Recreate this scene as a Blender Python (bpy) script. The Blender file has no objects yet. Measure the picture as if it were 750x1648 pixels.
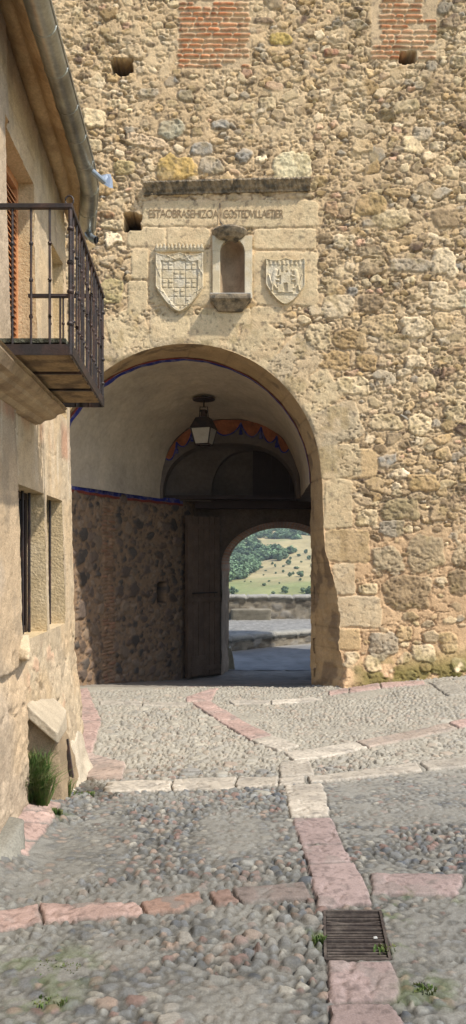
import bpy, math, random
import numpy as np
from math import radians, sin, cos, pi, sqrt
C = bpy.context.scene
rng = np.random.default_rng(7); random.seed(7)

# ---------------- camera, sky, sun, exposure ----------------
EYE = 1.7; F0 = 1190.0
cam = bpy.data.cameras.new('camera'); camo = bpy.data.objects.new('camera', cam)
C.collection.objects.link(camo); C.camera = camo
camo.location = (0, 0, EYE); camo.rotation_euler = (radians(90), 0, 0)
cam.sensor_fit = 'AUTO'; cam.sensor_width = 36; cam.lens = F0/1648*36
cam.shift_y = 76/1648; cam.clip_start = .05; cam.clip_end = 5000
SUN = np.array([.52, -.32, .80]); SUN /= np.linalg.norm(SUN)
w = bpy.data.worlds.new("World"); C.world = w; w.use_nodes = True
nt = w.node_tree; bg = nt.nodes['Background']; sky = nt.nodes.new('ShaderNodeTexSky')
sky.sky_type = 'NISHITA'; sky.sun_disc = False
sky.sun_elevation = math.asin(SUN[2]); sky.sun_rotation = math.atan2(SUN[0], SUN[1])
sky.air_density = 1.0; sky.dust_density = 1.5
nt.links.new(sky.outputs[0], bg.inputs[0]); bg.inputs[1].default_value = .15
sl = bpy.data.lights.new('sun', 'SUN'); sl.energy = 3.4; sl.angle = radians(1.0); sl.color = (1, .94, .84)
so = bpy.data.objects.new('sun', sl); C.collection.objects.link(so)
from mathutils import Vector
so.rotation_euler = Vector(SUN).to_track_quat('Z', 'Y').to_euler()
vs = C.view_settings; vs.view_transform = 'Standard'; vs.look = 'None'; vs.gamma = 1; vs.use_curve_mapping = False
vs.exposure = .78

# ---------------- helpers ----------------
def P(px, py, Y): return ((px-375)/F0*Y, Y, EYE+(900-py)/F0*Y)
GY = 10.5                                   # distance of the gate wall
def gx(px): return (px-375)/F0*GY
def gz(py): return EYE+(900-py)/F0*GY
K = GY/F0                                   # metres per photo pixel on the gate wall
TAB = {}
def vnoise(x, y, s=0):
    t = TAB.setdefault(s, np.random.default_rng(1000+s).random((256, 256)).astype(np.float32))
    xi = np.floor(x).astype(np.int64); yi = np.floor(y).astype(np.int64)
    fx = x-xi; fy = y-yi; fx = fx*fx*(3-2*fx); fy = fy*fy*(3-2*fy)
    a = t[xi & 255, yi & 255]; b = t[(xi+1) & 255, yi & 255]; c = t[xi & 255, (yi+1) & 255]; d = t[(xi+1) & 255, (yi+1) & 255]
    return (a*(1-fx)+b*fx)*(1-fy)+(c*(1-fx)+d*fx)*fy
def fbm(x, y, s=0, o=4):
    r = 0; a = .5; k = 1
    for i in range(o): r = r+a*vnoise(x*k+17*i, y*k+31*i, s+i); a *= .5; k *= 2.03
    return r/(1-.5**o)
def sm(a, b, x): t = np.clip((x-a)/(b-a), 0, 1); return t*t*(3-2*t)
def lerp(a, b, t): return a+(b-a)*t

def mat(name, col=(.5, .5, .5), rough=.85, metal=0, attr=False, n1=(6, .25), n2=(60, .2), bump=((30, .3, .01),), spec=.25, trans=0, tint=None):
    m = bpy.data.materials.new(name); m.use_nodes = True; N = m.node_tree; L = N.links.new
    b = N.nodes['Principled BSDF']; b.inputs['Roughness'].default_value = rough
    b.inputs['Metallic'].default_value = metal; b.inputs['Specular IOR Level'].default_value = spec
    if trans: b.inputs['Transmission Weight'].default_value = trans
    tc = N.nodes.new('ShaderNodeTexCoord'); src = tc.outputs['Object']
    if attr:
        a = N.nodes.new('ShaderNodeAttribute'); a.attribute_name = 'Col'; cur = a.outputs['Color']
    else:
        a = N.nodes.new('ShaderNodeRGB'); a.outputs[0].default_value = (*col, 1); cur = a.outputs[0]
    if tint:
        nz = N.nodes.new('ShaderNodeTexNoise'); nz.inputs['Scale'].default_value = tint[1]; nz.inputs['Detail'].default_value = 6
        L(src, nz.inputs['Vector'])
        rp = N.nodes.new('ShaderNodeMapRange'); rp.inputs[1].default_value = .45; rp.inputs[2].default_value = .62; rp.inputs[4].default_value = tint[2]
        L(nz.outputs[0], rp.inputs[0]); mx = N.nodes.new('ShaderNodeMix'); mx.data_type = 'RGBA'
        L(rp.outputs[0], mx.inputs[0]); L(cur, mx.inputs[6]); mx.inputs[7].default_value = (*tint[0], 1); cur = mx.outputs[2]
    for (sc, am) in (n1, n2):
        if am == 0: continue
        nz = N.nodes.new('ShaderNodeTexNoise'); nz.inputs['Scale'].default_value = sc; nz.inputs['Detail'].default_value = 5
        nz.inputs['Roughness'].default_value = .65
        L(src, nz.inputs['Vector']); mr = N.nodes.new('ShaderNodeMapRange')
        mr.inputs[1].default_value = .25; mr.inputs[2].default_value = .75; mr.inputs[3].default_value = 1-am; mr.inputs[4].default_value = 1+am
        L(nz.outputs[0], mr.inputs[0]); vm = N.nodes.new('ShaderNodeVectorMath'); vm.operation = 'SCALE'
        L(cur, vm.inputs[0]); L(mr.outputs[0], vm.inputs['Scale']); cur = vm.outputs[0]
    L(cur, b.inputs['Base Color'])
    prev = None
    for (sc, st, di) in bump:
        nz = N.nodes.new('ShaderNodeTexNoise'); nz.inputs['Scale'].default_value = sc; nz.inputs['Detail'].default_value = 6
        L(src, nz.inputs['Vector']); bp = N.nodes.new('ShaderNodeBump'); bp.inputs['Strength'].default_value = st; bp.inputs['Distance'].default_value = di
        L(nz.outputs[0], bp.inputs['Height'])
        if prev: L(prev, bp.inputs['Normal'])
        prev = bp.outputs[0]
    if prev: L(prev, b.inputs['Normal'])
    return m
M = {}
M['rubble'] = mat('rubble_stone', attr=True, n1=(9, .16), n2=(90, .32), bump=((45, .55, .010), (160, .4, .003)), rough=.92, spec=.15)
M['ground'] = mat('cobble_stone', attr=True, n1=(5, .14), n2=(120, .28), bump=((110, .5, .005),), rough=.85, spec=.2)
M['plaster'] = mat('lime_plaster', (.47, .39, .285), n1=(1.6, .2), n2=(14, .14), bump=((4, .5, .05), (30, .4, .01)), rough=.95, tint=((.33, .28, .22), .9, .5))
M['carved'] = mat('carved_stone', (.54, .44, .28), n1=(7, .16), n2=(80, .25), bump=((60, .6, .008),), rough=.92, spec=.15, tint=((.60, .54, .42), 6, .6))
M['lichen'] = mat('lichened_stone', (.28, .22, .145), n1=(9, .4), n2=(60, .35), bump=((40, .8, .012),), rough=.95, spec=.1, tint=((.07, .065, .055), 10, .8))
M['voussoir'] = mat('arch_soffit_stone', attr=True, n1=(5, .18), n2=(60, .22), bump=((30, .6, .014), (120, .4, .004)), rough=.92, spec=.15)
M['carveddark'] = mat('inscription_cut', (.25, .175, .10), bump=())
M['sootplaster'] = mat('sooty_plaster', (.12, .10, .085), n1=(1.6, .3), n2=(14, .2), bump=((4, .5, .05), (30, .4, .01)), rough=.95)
M['joint'] = mat('joint_mortar', (.10, .08, .06), bump=())
M['iron'] = mat('wrought_iron', (.030, .024, .023), rough=.55, metal=.3, n1=(8, .4), n2=(80, .4), bump=((90, .4, .003),), spec=.4, tint=((.09, .045, .03), 9, .5))
M['zinc'] = mat('zinc_gutter', (.36, .36, .31), rough=.36, metal=.8, n1=(5, .25), n2=(40, .15), bump=((20, .15, .004),), spec=.5, tint=((.17, .165, .14), 4, .6))
M['galv'] = mat('bright_galvanised', (.27, .31, .35), rough=.35, metal=.7, n1=(10, .12), n2=(50, .1), bump=((30, .2, .003),), spec=.5)
M['hole'] = mat('dark_void', (.02, .017, .015), bump=(), n1=(5, 0), n2=(5, 0))
M['wood'] = mat('weathered_door_wood', (.13, .09, .062), n1=(4, .3), n2=(60, .3), bump=((60, .7, .006),), rough=.85)
M['darkwood'] = mat('dark_wood', (.035, .022, .018), n1=(4, .3), n2=(50, .3), bump=((50, .5, .004),), rough=.6)
M['orange'] = mat('orange_shutter_wood', (.50, .235, .105), n1=(5, .15), n2=(50, .15), bump=((50, .3, .003),), rough=.6)
M['palewood'] = mat('pale_shutter_wood', (.55, .42, .24), n1=(5, .15), n2=(50, .15), bump=((50, .3, .003),), rough=.7)
M['glass'] = mat('lamp_glass', (.36, .33, .27), rough=.35, bump=(), n1=(6, .15), n2=(30, .1), spec=.5)
M['pane'] = mat('window_glass', (.02, .022, .025), rough=.08, bump=(), n1=(6, 0), n2=(30, 0), spec=.6)
M['blue'] = mat('blue_paint', (.022, .028, .19), n1=(6, .3), n2=(40, .3), bump=((40, .3, .003),), rough=.8, tint=((.30, .27, .30), 9, .35))
M['red'] = mat('red_paint', (.20, .045, .028), n1=(6, .3), n2=(40, .3), bump=(), rough=.8)
M['drape'] = mat('painted_drapery', (.30, .105, .045), n1=(6, .3), n2=(30, .3), bump=(), rough=.85, tint=((.16, .06, .03), 5, .6))
M['tile'] = mat('clay_roof_tile', (.42, .22, .12), n1=(4, .3), n2=(30, .3), bump=((20, .5, .02),))
M['eave'] = mat('stained_eave_plaster', (.50, .36, .20), n1=(5, .25), n2=(50, .22), bump=((12, .6, .02), (70, .5, .006)), rough=.92, tint=((.30, .18, .08), 3.5, .55))
M['leaf'] = mat('grass_blade', (.075, .13, .03), n1=(9, .4), n2=(40, .2), bump=(), rough=.6, tint=((.20, .18, .08), 25, .7))
M['crown'] = mat('juniper_foliage', attr=True, n1=(.25, .2), n2=(1.2, .2), bump=((1.5, .8, .4),), rough=.9)
M['hill'] = mat('dry_hillside', attr=True, n1=(.02, .12), n2=(.4, .2), bump=((.3, .5, .5),), rough=.95)
M['plain'] = mat('street_render', (.72, .68, .60), n1=(1, .15), n2=(12, .12), bump=((10, .4, .02),))
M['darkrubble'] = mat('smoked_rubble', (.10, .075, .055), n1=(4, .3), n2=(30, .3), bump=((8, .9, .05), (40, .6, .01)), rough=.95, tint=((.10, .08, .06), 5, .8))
M['litter'] = mat('white_paper', (.45, .45, .43), bump=(), n1=(5, .05), n2=(5, 0))

def tag(o, label=None, cat=None, group=None, kind=None):
    if label: o['label'] = label
    if cat: o['category'] = cat
    if group: o['group'] = group
    if kind: o['kind'] = kind
    return o
def empty(name, loc=(0, 0, 0)):
    o = bpy.data.objects.new(name, None); C.collection.objects.link(o); o.location = loc; o.empty_display_size = .2
    return o
def link(name, me, m, parent=None, smooth=False):
    o = bpy.data.objects.new(name, me); C.collection.objects.link(o)
    if m: me.materials.append(M[m] if isinstance(m, str) else m)
    if smooth: me.polygons.foreach_set('use_smooth', np.ones(len(me.polygons), dtype=bool))
    if parent:
        o.parent = parent
        q = parent; off = Vector((0, 0, 0))
        while q: off += q.location; q = q.parent
        o.location = -off
    return o
def npmesh(name, V, Fc, m, parent=None, col=None, smooth=True):
    used = np.zeros(len(V), bool); used[Fc.ravel()] = True
    idx = np.cumsum(used)-1; V = V[used]; Fc = idx[Fc]
    me = bpy.data.meshes.new(name); k = Fc.shape[1]
    me.vertices.add(len(V)); me.vertices.foreach_set('co', V.astype(np.float32).ravel())
    me.loops.add(Fc.size); me.loops.foreach_set('vertex_index', Fc.astype(np.int32).ravel())
    me.polygons.add(len(Fc)); me.polygons.foreach_set('loop_start', np.arange(0, Fc.size, k, dtype=np.int32))
    me.polygons.foreach_set('loop_total', np.full(len(Fc), k, dtype=np.int32))
    me.update(calc_edges=True)
    if col is not None:
        a = me.color_attributes.new('Col', 'FLOAT_COLOR', 'POINT')
        cc = np.ones((len(V), 4), np.float32); cc[:, :3] = col.reshape(-1, 3)[used]; a.data.foreach_set('color', cc.ravel())
    return link(name, me, m, parent, smooth)
def gfaces(h, w, keep=None, flip=False):
    i = np.arange(h*w).reshape(h, w); q = np.stack([i[:-1, :-1], i[:-1, 1:], i[1:, 1:], i[1:, :-1]], -1)
    if flip: q = q[..., ::-1]
    return q[keep] if keep is not None else q.reshape(-1, 4)
def gridmesh(name, Pn, m, parent=None, col=None, keep=None, flip=False, smooth=True):
    h, w = Pn.shape[:2]
    return npmesh(name, Pn.reshape(-1, 3), gfaces(h, w, keep, flip), m, parent, col, smooth)

class MB:                                   # collects boxes, bars, tubes into one mesh
    def __init__(s): s.v = []; s.f = []
    def add(s, vs, fs): n = len(s.v); s.v += [tuple(map(float, v)) for v in vs]; s.f += [tuple(i+n for i in f) for f in fs]; return s
    def hexa(s, b, t):                      # 4 bottom points, 4 top points
        return s.add(list(b)+list(t), [(3, 2, 1, 0), (4, 5, 6, 7), (0, 1, 5, 4), (1, 2, 6, 5), (2, 3, 7, 6), (3, 0, 4, 7)])
    def box(s, x0, x1, y0, y1, z0, z1):
        return s.hexa([(x0, y0, z0), (x1, y0, z0), (x1, y1, z0), (x0, y1, z0)], [(x0, y0, z1), (x1, y0, z1), (x1, y1, z1), (x0, y1, z1)])
    def tube(s, pts, r, n=8, cap=True):
        pts = [Vector(p) for p in pts]; rs = r if hasattr(r, '__len__') else [r]*len(pts); rings = []
        for i, p in enumerate(pts):
            d = (pts[min(i+1, len(pts)-1)]-pts[max(i-1, 0)]).normalized()
            a = d.cross(Vector((0, 0, 1)))
            if a.length < .1: a = d.cross(Vector((0, 1, 0)))
            a.normalize(); b = d.cross(a)
            rings.append([p+(a*cos(2*pi*k/n)+b*sin(2*pi*k/n))*rs[i] for k in range(n)])
        vs_ = [q for R in rings for q in R]; fs = []
        for i in range(len(pts)-1):
            for k in range(n): fs.append((i*n+k, i*n+(k+1) % n, (i+1)*n+(k+1) % n, (i+1)*n+k))
        if cap: fs.append(tuple(range(n))[::-1]); fs.append(tuple((len(pts)-1)*n+k for k in range(n)))
        return s.add(vs_, fs)
    def prism(s, poly, d):                  # polygon of 3-D points pushed along d
        n = len(poly); q = [tuple(Vector(p)+Vector(d)) for p in poly]
        return s.add(list(poly)+q, [tuple(range(n))[::-1], tuple(range(n, 2*n))]+[(i, (i+1) % n, n+(i+1) % n, n+i) for i in range(n)])
    def sweep(s, profs):                    # list of equal-length point rows
        n = len(profs[0]); vs_ = [p for R in profs for p in R]; fs = []
        for i in range(len(profs)-1):
            for k in range(n-1): fs.append((i*n+k, i*n+k+1, (i+1)*n+k+1, (i+1)*n+k))
        return s.add(vs_, fs)
    def build(s, name, m, parent=None, smooth=False, bevel=0, sub=0):
        me = bpy.data.meshes.new(name); me.from_pydata(s.v, [], s.f); me.validate(); o = link(name, me, m, parent, smooth)
        if bevel:
            b = o.modifiers.new('b', 'BEVEL'); b.width = bevel; b.segments = 2; b.limit_method = 'ANGLE'
        return o

# ---------------- stone rasters ----------------
class Field:
    def __init__(s, x0, x1, z0, z1, res, base):
        s.x0, s.z0, s.res = x0, z0, res
        s.nx = int((x1-x0)/res)+1; s.nz = int((z1-z0)/res)+1
        s.gx = x0+np.arange(s.nx)*res; s.gz = z0+np.arange(s.nz)*res
        s.X, s.Z = np.meshgrid(s.gx, s.gz); s.X = s.X.astype(np.float32); s.Z = s.Z.astype(np.float32)
        s.H = np.zeros((s.nz, s.nx), np.float32); s.ID = np.zeros((s.nz, s.nx), np.int32); s.A = np.full((s.nz, s.nx), .3, np.float32)
        s.C = np.zeros((s.nz, s.nx, 3), np.float32)+np.array(base, np.float32); s.n = 0
        s.wx = (fbm(s.X*9, s.Z*9, 40, 3)-.5).astype(np.float32); s.wz = (fbm(s.X*9+50, s.Z*9, 44, 3)-.5).astype(np.float32)
    def stamp(s, cx, cz, rx, rz, ang=0, h=.02, col=(.4, .35, .25), n=3, ov=.18, soft=.3, rough=1, warp=.35, lob=1, groove=.008, force=False, var=.1, tilt=.12, poly=False, gcol=None):
        R = max(rx, rz)*1.3+.01
        i0 = max(0, int((cx-R-s.x0)/s.res)); i1 = min(s.nx, int((cx+R-s.x0)/s.res)+2)
        j0 = max(0, int((cz-R-s.z0)/s.res)); j1 = min(s.nz, int((cz+R-s.z0)/s.res)+2)
        if i1-i0 < 3 or j1-j0 < 3: return False
        sl = (slice(j0, j1), slice(i0, i1)); w_ = warp*min(rx, rz)*1.6
        X = s.X[sl]-cx+s.wx[sl]*w_; Z = s.Z[sl]-cz+s.wz[sl]*w_
        c, q = cos(ang), sin(ang); u = (X*c+Z*q)/rx; v = (-X*q+Z*c)/rz
        if poly:
            k = rng.integers(5, 8); aa = rng.random()*6.28+np.arange(k)*6.283/k+rng.uniform(-.4, .4, k); d = None
            for a_ in aa:
                q_ = (u*cos(a_)+v*sin(a_))/rng.uniform(.72, 1.02); d = q_ if d is None else np.maximum(d, q_)
            lob = 0
        else: d = (np.abs(u)**n+np.abs(v)**n)**(1/n)
        if lob:
            th = np.arctan2(v, u); p = rng.random(3)*6.28
            d = d*(1+lob*(.09*np.sin(2*th+p[0])+.07*np.sin(3*th+p[1])+.05*np.sin(5*th+p[2])))
        m = d < 1; t = m.sum()
        if t < 3: return False
        occ = s.ID[sl] > 0
        if not force:
            if (m & occ).sum() > ov*t: return False
            m &= ~occ
        s.n += 1
        g = (d >= 1) & (d < 1+.016/min(rx, rz)) & ~occ
        s.H[sl][g] -= groove*(rng.random()*.9+.2)
        if gcol is not None: s.C[sl][g] = s.C[sl][g]*.35+np.array(gcol, np.float32)*.65
        pr = np.clip((1-d)/soft, 0, 1); pr = np.sqrt(pr*(2-pr)+1e-6)
        ti = rng.normal(0, tilt, 2)
        s.H[sl][m] = (h*pr+(u*ti[0]+v*ti[1])*h)[m]
        s.ID[sl][m] = s.n; s.A[sl][m] = rough
        cc = np.array(col)*(1+rng.normal(0, var)); s.C[sl][m] = cc
        return True
    def at(s, A, x, z):
        fx = np.clip((x-s.x0)/s.res, 0, s.nx-1.001); fz = np.clip((z-s.z0)/s.res, 0, s.nz-1.001)
        i = fx.astype(int); j = fz.astype(int); a = fx-i; b = fz-j
        if A.ndim == 3: a = a[..., None]; b = b[..., None]
        return (A[j, i]*(1-a)+A[j, i+1]*a)*(1-b)+(A[j+1, i]*(1-a)+A[j+1, i+1]*a)*b
def spaced(segs):                           # [(start, step), ..., end] -> coordinates
    out = []
    for k in range(len(segs)-1):
        a, st = segs[k]; b = segs[k+1][0]; n = max(1, round((b-a)/st)); out += list(np.linspace(a, b, n, endpoint=False))
    return np.array(out+[segs[-1][0]])

# ---------------- ground height ----------------
DY = [-50, 0, 2.6, 4, 5, 6, 7, 8.5, 10.5, 11, 14.5, 16, 40]
DD = [1.45, 1.6, 1.635, 1.68, 1.72, 1.80, 1.87, 1.90, 1.865, 1.91, 2.355, 2.38, 2.38]
def G(x, y):
    x = np.asarray(x, float); y = np.asarray(y, float)
    d = np.interp(y, DY, DD)
    lat = .11*np.clip(x-.9, 0, 5)*sm(3.5, 10.3, y)*(1-sm(10.6, 12, y))
    d = d-lat-.11*sm(-1.0, -1.4, x)*(1-sm(4.9, 5.7, y))*sm(2, 3, y)+.05*sm(-.7, -1.4, x)*sm(5.6, 6.4, y)*(1-sm(7, 8, y))
    return EYE-d
def pg(px, py):                             # photo pixel -> ground x, y
    y = 6.0
    for _ in range(60):
        x = (px-375)/F0*y; z = float(G(x, y)); yn = (EYE-z)*F0/(py-900); y = .5*y+.5*yn
    return ((px-375)/F0*y, y)
def inpoly(x, y, poly):
    r = np.zeros(x.shape, bool); n = len(poly)
    for i in range(n):
        x0, y0 = poly[i]; x1, y1 = poly[(i+1) % n]
        c = ((y0 > y) != (y1 > y)); r ^= c & (x < (x1-x0)*(y-y0)/((y1-y0) if y1 != y0 else 1e-9)+x0)
    return r
def pdist(x, y, poly):
    d = np.full(x.shape, 9.)
    for i in range(len(poly)):
        a = np.array(poly[i]); b = np.array(poly[(i+1) % len(poly)]); e = b-a; L = e@e+1e-12
        t = np.clip(((x-a[0])*e[0]+(y-a[1])*e[1])/L, 0, 1); d = np.minimum(d, np.hypot(x-a[0]-t*e[0], y-a[1]-t*e[1]))
    return d

# ================= THE STREET =================
PK = (.40, .285, .24); CR = (.43, .385, .315); PR = (.305, .235, .215); GP = (.25, .205, .18)
slabs = [
 ([(300, 1122), (352, 1109), (341, 1127), (300, 1129)], PK), ([(308, 1131), (338, 1128), (386, 1157), (352, 1160)], PK),
 ([(353, 1161), (387, 1158), (438, 1185), (401, 1193)], PK), ([(403, 1194), (440, 1186), (482, 1203), (449, 1211)], CR),
 ([(160, 1129), (228, 1129), (228, 1135), (160, 1134)], CR), ([(230, 1130), (300, 1131), (300, 1137), (230, 1136)], CR),
 ([(368, 1128), (434, 1127), (436, 1133), (376, 1134)], CR), ([(436, 1127), (500, 1122), (520, 1126), (438, 1133)], CR),
 ([(122, 1108), (140, 1108), (150, 1132), (163, 1160), (120, 1160)], PK), ([(120, 1161), (163, 1161), (152, 1200), (148, 1213), (120, 1214)], PK),
 ([(120, 1216), (150, 1214), (202, 1228), (198, 1254), (140, 1254)], (.37, .29, .24)),
 ([(172, 1259), (277, 1256), (275, 1272), (165, 1275)], CR), ([(279, 1255), (380, 1252), (378, 1270), (277, 1272)], CR),
 ([(382, 1252), (448, 1252), (448, 1265), (380, 1269)], CR), ([(450, 1254), (488, 1250), (492, 1261), (450, 1265)], CR),
 ([(455, 1213), (570, 1195), (591, 1204), (474, 1227)], CR), ([(572, 1195), (719, 1164), (736, 1172), (594, 1204)], (.38, .31, .25)),
 ([(722, 1163), (790, 1148), (790, 1162), (739, 1171)], PK), ([(450, 1230), (497, 1225), (506, 1249), (450, 1252)], CR),
 ([(495, 1253), (670, 1229), (680, 1243), (500, 1262)], CR), ([(675, 1228), (790, 1216), (790, 1231), (688, 1242)], CR),
 ([(458, 1265), (518, 1263), (532, 1314), (467, 1315)], CR), ([(470, 1318), (533, 1317), (551, 1357), (485, 1359)], PR),
 ([(486, 1362), (552, 1360), (566, 1389), (495, 1391)], PR), ([(495, 1394), (570, 1391), (600, 1457), (512, 1462)], PR),
 ([(528, 1549), (632, 1550), (645, 1590), (640, 1612), (530, 1617)], PR), ([(530, 1621), (630, 1618), (646, 1640), (665, 1720), (530, 1720)], PR),
 ([(595, 1408), (748, 1410), (738, 1446), (598, 1442)], PR), ([(-60, 1467), (60, 1459), (68, 1487), (-60, 1496)], PK),
 ([(63, 1459), (220, 1455), (231, 1472), (71, 1487)], PK), ([(223, 1455), (322, 1437), (325, 1450), (290, 1468), (234, 1472)], (.33, .22, .17)),
 ([(336, 1437), (372, 1433), (385, 1455), (350, 1460)], (.30, .205, .165)), ([(375, 1432), (490, 1423), (502, 1448), (388, 1455)], GP),
 ([(30, 1292), (100, 1294), (88, 1308), (15, 1306)], PK), ([(15, 1308), (90, 1310), (80, 1323), (30, 1322)], PK),
 ([(36, 1324), (79, 1325), (61, 1351), (36, 1350)], PK), ([(34, 1353), (57, 1353), (44, 1375), (30, 1372)], PK),
 ([(528, 1113), (560, 1108), (561, 1115), (530, 1119)], PK), ([(562, 1108), (610, 1101), (612, 1110), (563, 1116)], PK),
 ([(612, 1101), (682, 1097), (683, 1103), (614, 1109)], PK), ([(690, 1100), (730, 1097), (750, 1118), (722, 1121)], (.30, .275, .225)),
]
grate_px = [(522, 1468), (612, 1468), (628, 1546), (524, 1546)]
gp = [pg(*p) for p in grate_px]
Fg = Field(-2.2, 4.0, 2.0, 11.2, .0075, (.235, .222, .195))
SL = np.zeros(Fg.H.shape, np.int32)
for k, (poly, col) in enumerate(slabs):
    wp = [pg(*p) for p in poly]
    xs = [p[0] for p in wp]; ys = [p[1] for p in wp]
    i0 = max(0, int((min(xs)-.1-Fg.x0)/Fg.res)); i1 = int((max(xs)+.1-Fg.x0)/Fg.res); j0 = max(0, int((min(ys)-.1-Fg.z0)/Fg.res)); j1 = int((max(ys)+.1-Fg.z0)/Fg.res)
    s_ = (slice(j0, j1), slice(i0, i1)); X = Fg.X[s_]+Fg.wx[s_]*.03+.5*(fbm(Fg.X[s_]*30, Fg.Z[s_]*30, 70, 2)-.5)*.02; Y = Fg.Z[s_]+Fg.wz[s_]*.03
    ins = inpoly(X, Y, wp); dd = pdist(X, Y, wp)
    Fg.ID[s_][ins] = 900000+k; SL[s_][ins] = k+1
    e = np.clip(dd/.007, 0, 1); wear = (fbm(X*5, Y*5, 60, 4)-.5)
    Fg.H[s_][ins] = ((.013 if np.mean(ys) < 6.0 else .019)*np.sqrt(e)+.004*wear-.003*sm(.60, .66, fbm(X*22, Y*22, 68, 3))-.010*np.exp(-((fbm(X*3.1+k, Y*3.1, 69, 4)-.5)/.012)**2))[ins]
    cc = np.array(col)*(1+rng.normal(0, .07))*(.84 if 28 <= k <= 32 else 1); c2 = cc*(1+.5*wear[..., None])*(1-.35*sm(.62, .70, fbm(X*45, Y*45, 62, 2))[..., None])
    stain = sm(.60, .66, fbm(X*7+k*3, Y*7, 64, 4))[..., None]; c2 = lerp(c2, np.array((.19, .175, .155)), stain*(.75 if col in (GP, ) or 29 <= k <= 32 else .35))
    Fg.C[s_][ins] = c2[ins]; Fg.A[s_][ins] = .25
    gr = (~ins) & (dd < .010); Fg.H[s_][gr] -= .012; Fg.C[s_][gr] = (.10, .092, .078)
hole = inpoly(Fg.X, Fg.Z, gp); Fg.ID[hole] = 800000
STC = [(.20, .195, .18), (.25, .225, .19), (.17, .168, .16), (.27, .20, .155), (.22, .145, .12), (.105, .11, .118), (.15, .15, .15), (.28, .255, .21), (.22, .21, .185)]
def cement(x, y): return float(fbm(np.array([x*1.1+3.]), np.array([y*.9]), 80, 3)[0])
zr = [[pg(*p) for p in q] for q in ([(500, 1225), (740, 1172), (790, 1162), (790, 1216), (680, 1228), (500, 1250)],
      [(200, 1140), (340, 1140), (450, 1215), (450, 1250), (200, 1252), (150, 1200)], [(130, 1500), (500, 1460), (520, 1700), (130, 1700)])]
pts = []
for (n_, rmin, rmax) in ((1600, .048, .07), (2600, .030, .044), (26000, .015, .029), (16000, .010, .016)):
    xs = rng.uniform(-2.1, 3.9, n_); ys = rng.uniform(2.1, 11.1, n_)
    xa = np.array(xs); ya = np.array(ys)
    big = np.zeros(n_, bool)
    for z_ in zr: big |= inpoly(xa, ya, z_)
    cm = fbm(xa*1.1+3, ya*.9, 80, 3)
    for x, y, b_, c_ in zip(xs, ys, big, cm):
        if rmax > .05 and y < 5.2: continue
        if rmax > .04 and not b_ and rng.random() > (.04 if rmax > .06 else .3): continue
        if rmax < .022 and (rng.random() < .3 or y > 6): continue
        if abs(x) > .34*y+.25: continue
        if c_ > .60 and not b_ and rng.random() < .5: continue
        r = rng.uniform(rmin, rmax); el = rng.uniform(.5, .95)
        h = (.006+r*rng.uniform(.25, .45))*(1.15 if b_ and y > 5 else .9)*(1-.75*sm(.47, .64, c_))
        h = min(h, .018 if y < 6 else .015)
        col = STC[rng.integers(len(STC))]
        Fg.stamp(x, y, r, r*el, rng.normal(0, .5), h=h, col=col, n=2.6, ov=.10, soft=.55, rough=.25, warp=.5, lob=.8, groove=.014 if (b_ and y > 5) else .008, var=.18, tilt=.35, poly=rng.random() < .45, gcol=(.085, .08, .07))
cm = fbm(Fg.X*1.1+3, Fg.Z*.9, 80, 3)
ce = sm(.56, .68, cm)*sm(.35, .55, fbm(Fg.X*6, Fg.Z*6, 83, 3))
mor = Fg.ID == 0
Fg.C[mor] *= (1+.35*(fbm(Fg.X*4, Fg.Z*4, 85, 4)-.5))[mor][:, None]
Fg.H += ((fbm(Fg.X*40, Fg.Z*40, 87, 3)-.5)*.008*np.where(mor, 1.4, Fg.A)).astype(np.float32)
notslab = (Fg.ID < 800000)
Fg.H = np.where(notslab, Fg.H*(1-.35*ce)+.004*ce, Fg.H)
lf = inpoly(Fg.X+Fg.wx*.4, Fg.Z+Fg.wz*.4, [pg(60, 1330), pg(200, 1280), pg(210, 1400), pg(60, 1440), pg(0, 1450)])*1.0
Fg.H = Fg.H*(1-.6*lf); ce = np.maximum(ce, lf*.75)
dust = (sm(.48, .70, fbm(Fg.X*2.2, Fg.Z*2.2, 90, 4))*.55+ce*.35)*notslab
Fg.C = lerp(Fg.C, np.array((.245, .228, .195), np.float32), np.clip(dust, 0, .8)[..., None])
# foreground shade painted into the ground colour, with paler sunlit tone towards the gate
Fg.C *= np.where(notslab[..., None], np.array((.95, .985, 1.0)), 1).astype(np.float32); near_shade = .76+.24*sm(3.4, 6.4, Fg.Z); Fg.C *= np.where(notslab, near_shade, .45+.55*near_shade)[..., None].astype(np.float32)
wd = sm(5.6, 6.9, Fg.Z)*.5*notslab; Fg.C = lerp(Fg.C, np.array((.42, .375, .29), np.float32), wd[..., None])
dm = sm(.04, .0, pdist(Fg.X, Fg.Z, [pg(150, 1255), pg(185, 1268), pg(170, 1290), pg(128, 1270)]))*inpoly(Fg.X, Fg.Z, [pg(125, 1245), pg(190, 1258), pg(175, 1292), pg(120, 1272)])
damp = inpoly(Fg.X+Fg.wx*.3, Fg.Z+Fg.wz*.3, [pg(125, 1245), pg(185, 1262), pg(170, 1288), pg(110, 1272)])
Fg.C[damp] *= np.array((.55, .53, .5), np.float32)
moss = np.zeros(Fg.H.shape, np.float32)
for (px, py, r_) in ((90, 1560, .22), (75, 1610, .16), (40, 1545, .14), (505, 1510, .10), (630, 1470, .14), (640, 1530, .08), (690, 1590, .15), (655, 1600, .1), (650, 1440, .09), (720, 1445, .10), (560, 1400, .06), (590, 1435, .06), (100, 1310, .1), (30, 1345, .05), (470, 1440, .05)):
    x, y = pg(px, py); moss = np.maximum(moss, sm(1.2, .3, np.hypot((Fg.X-x), (Fg.Z-y)*.9)/r_))
moss = moss*sm(.47, .58, fbm(Fg.X*14, Fg.Z*14, 95, 3))*sm(.014, .002, Fg.H)
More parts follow.
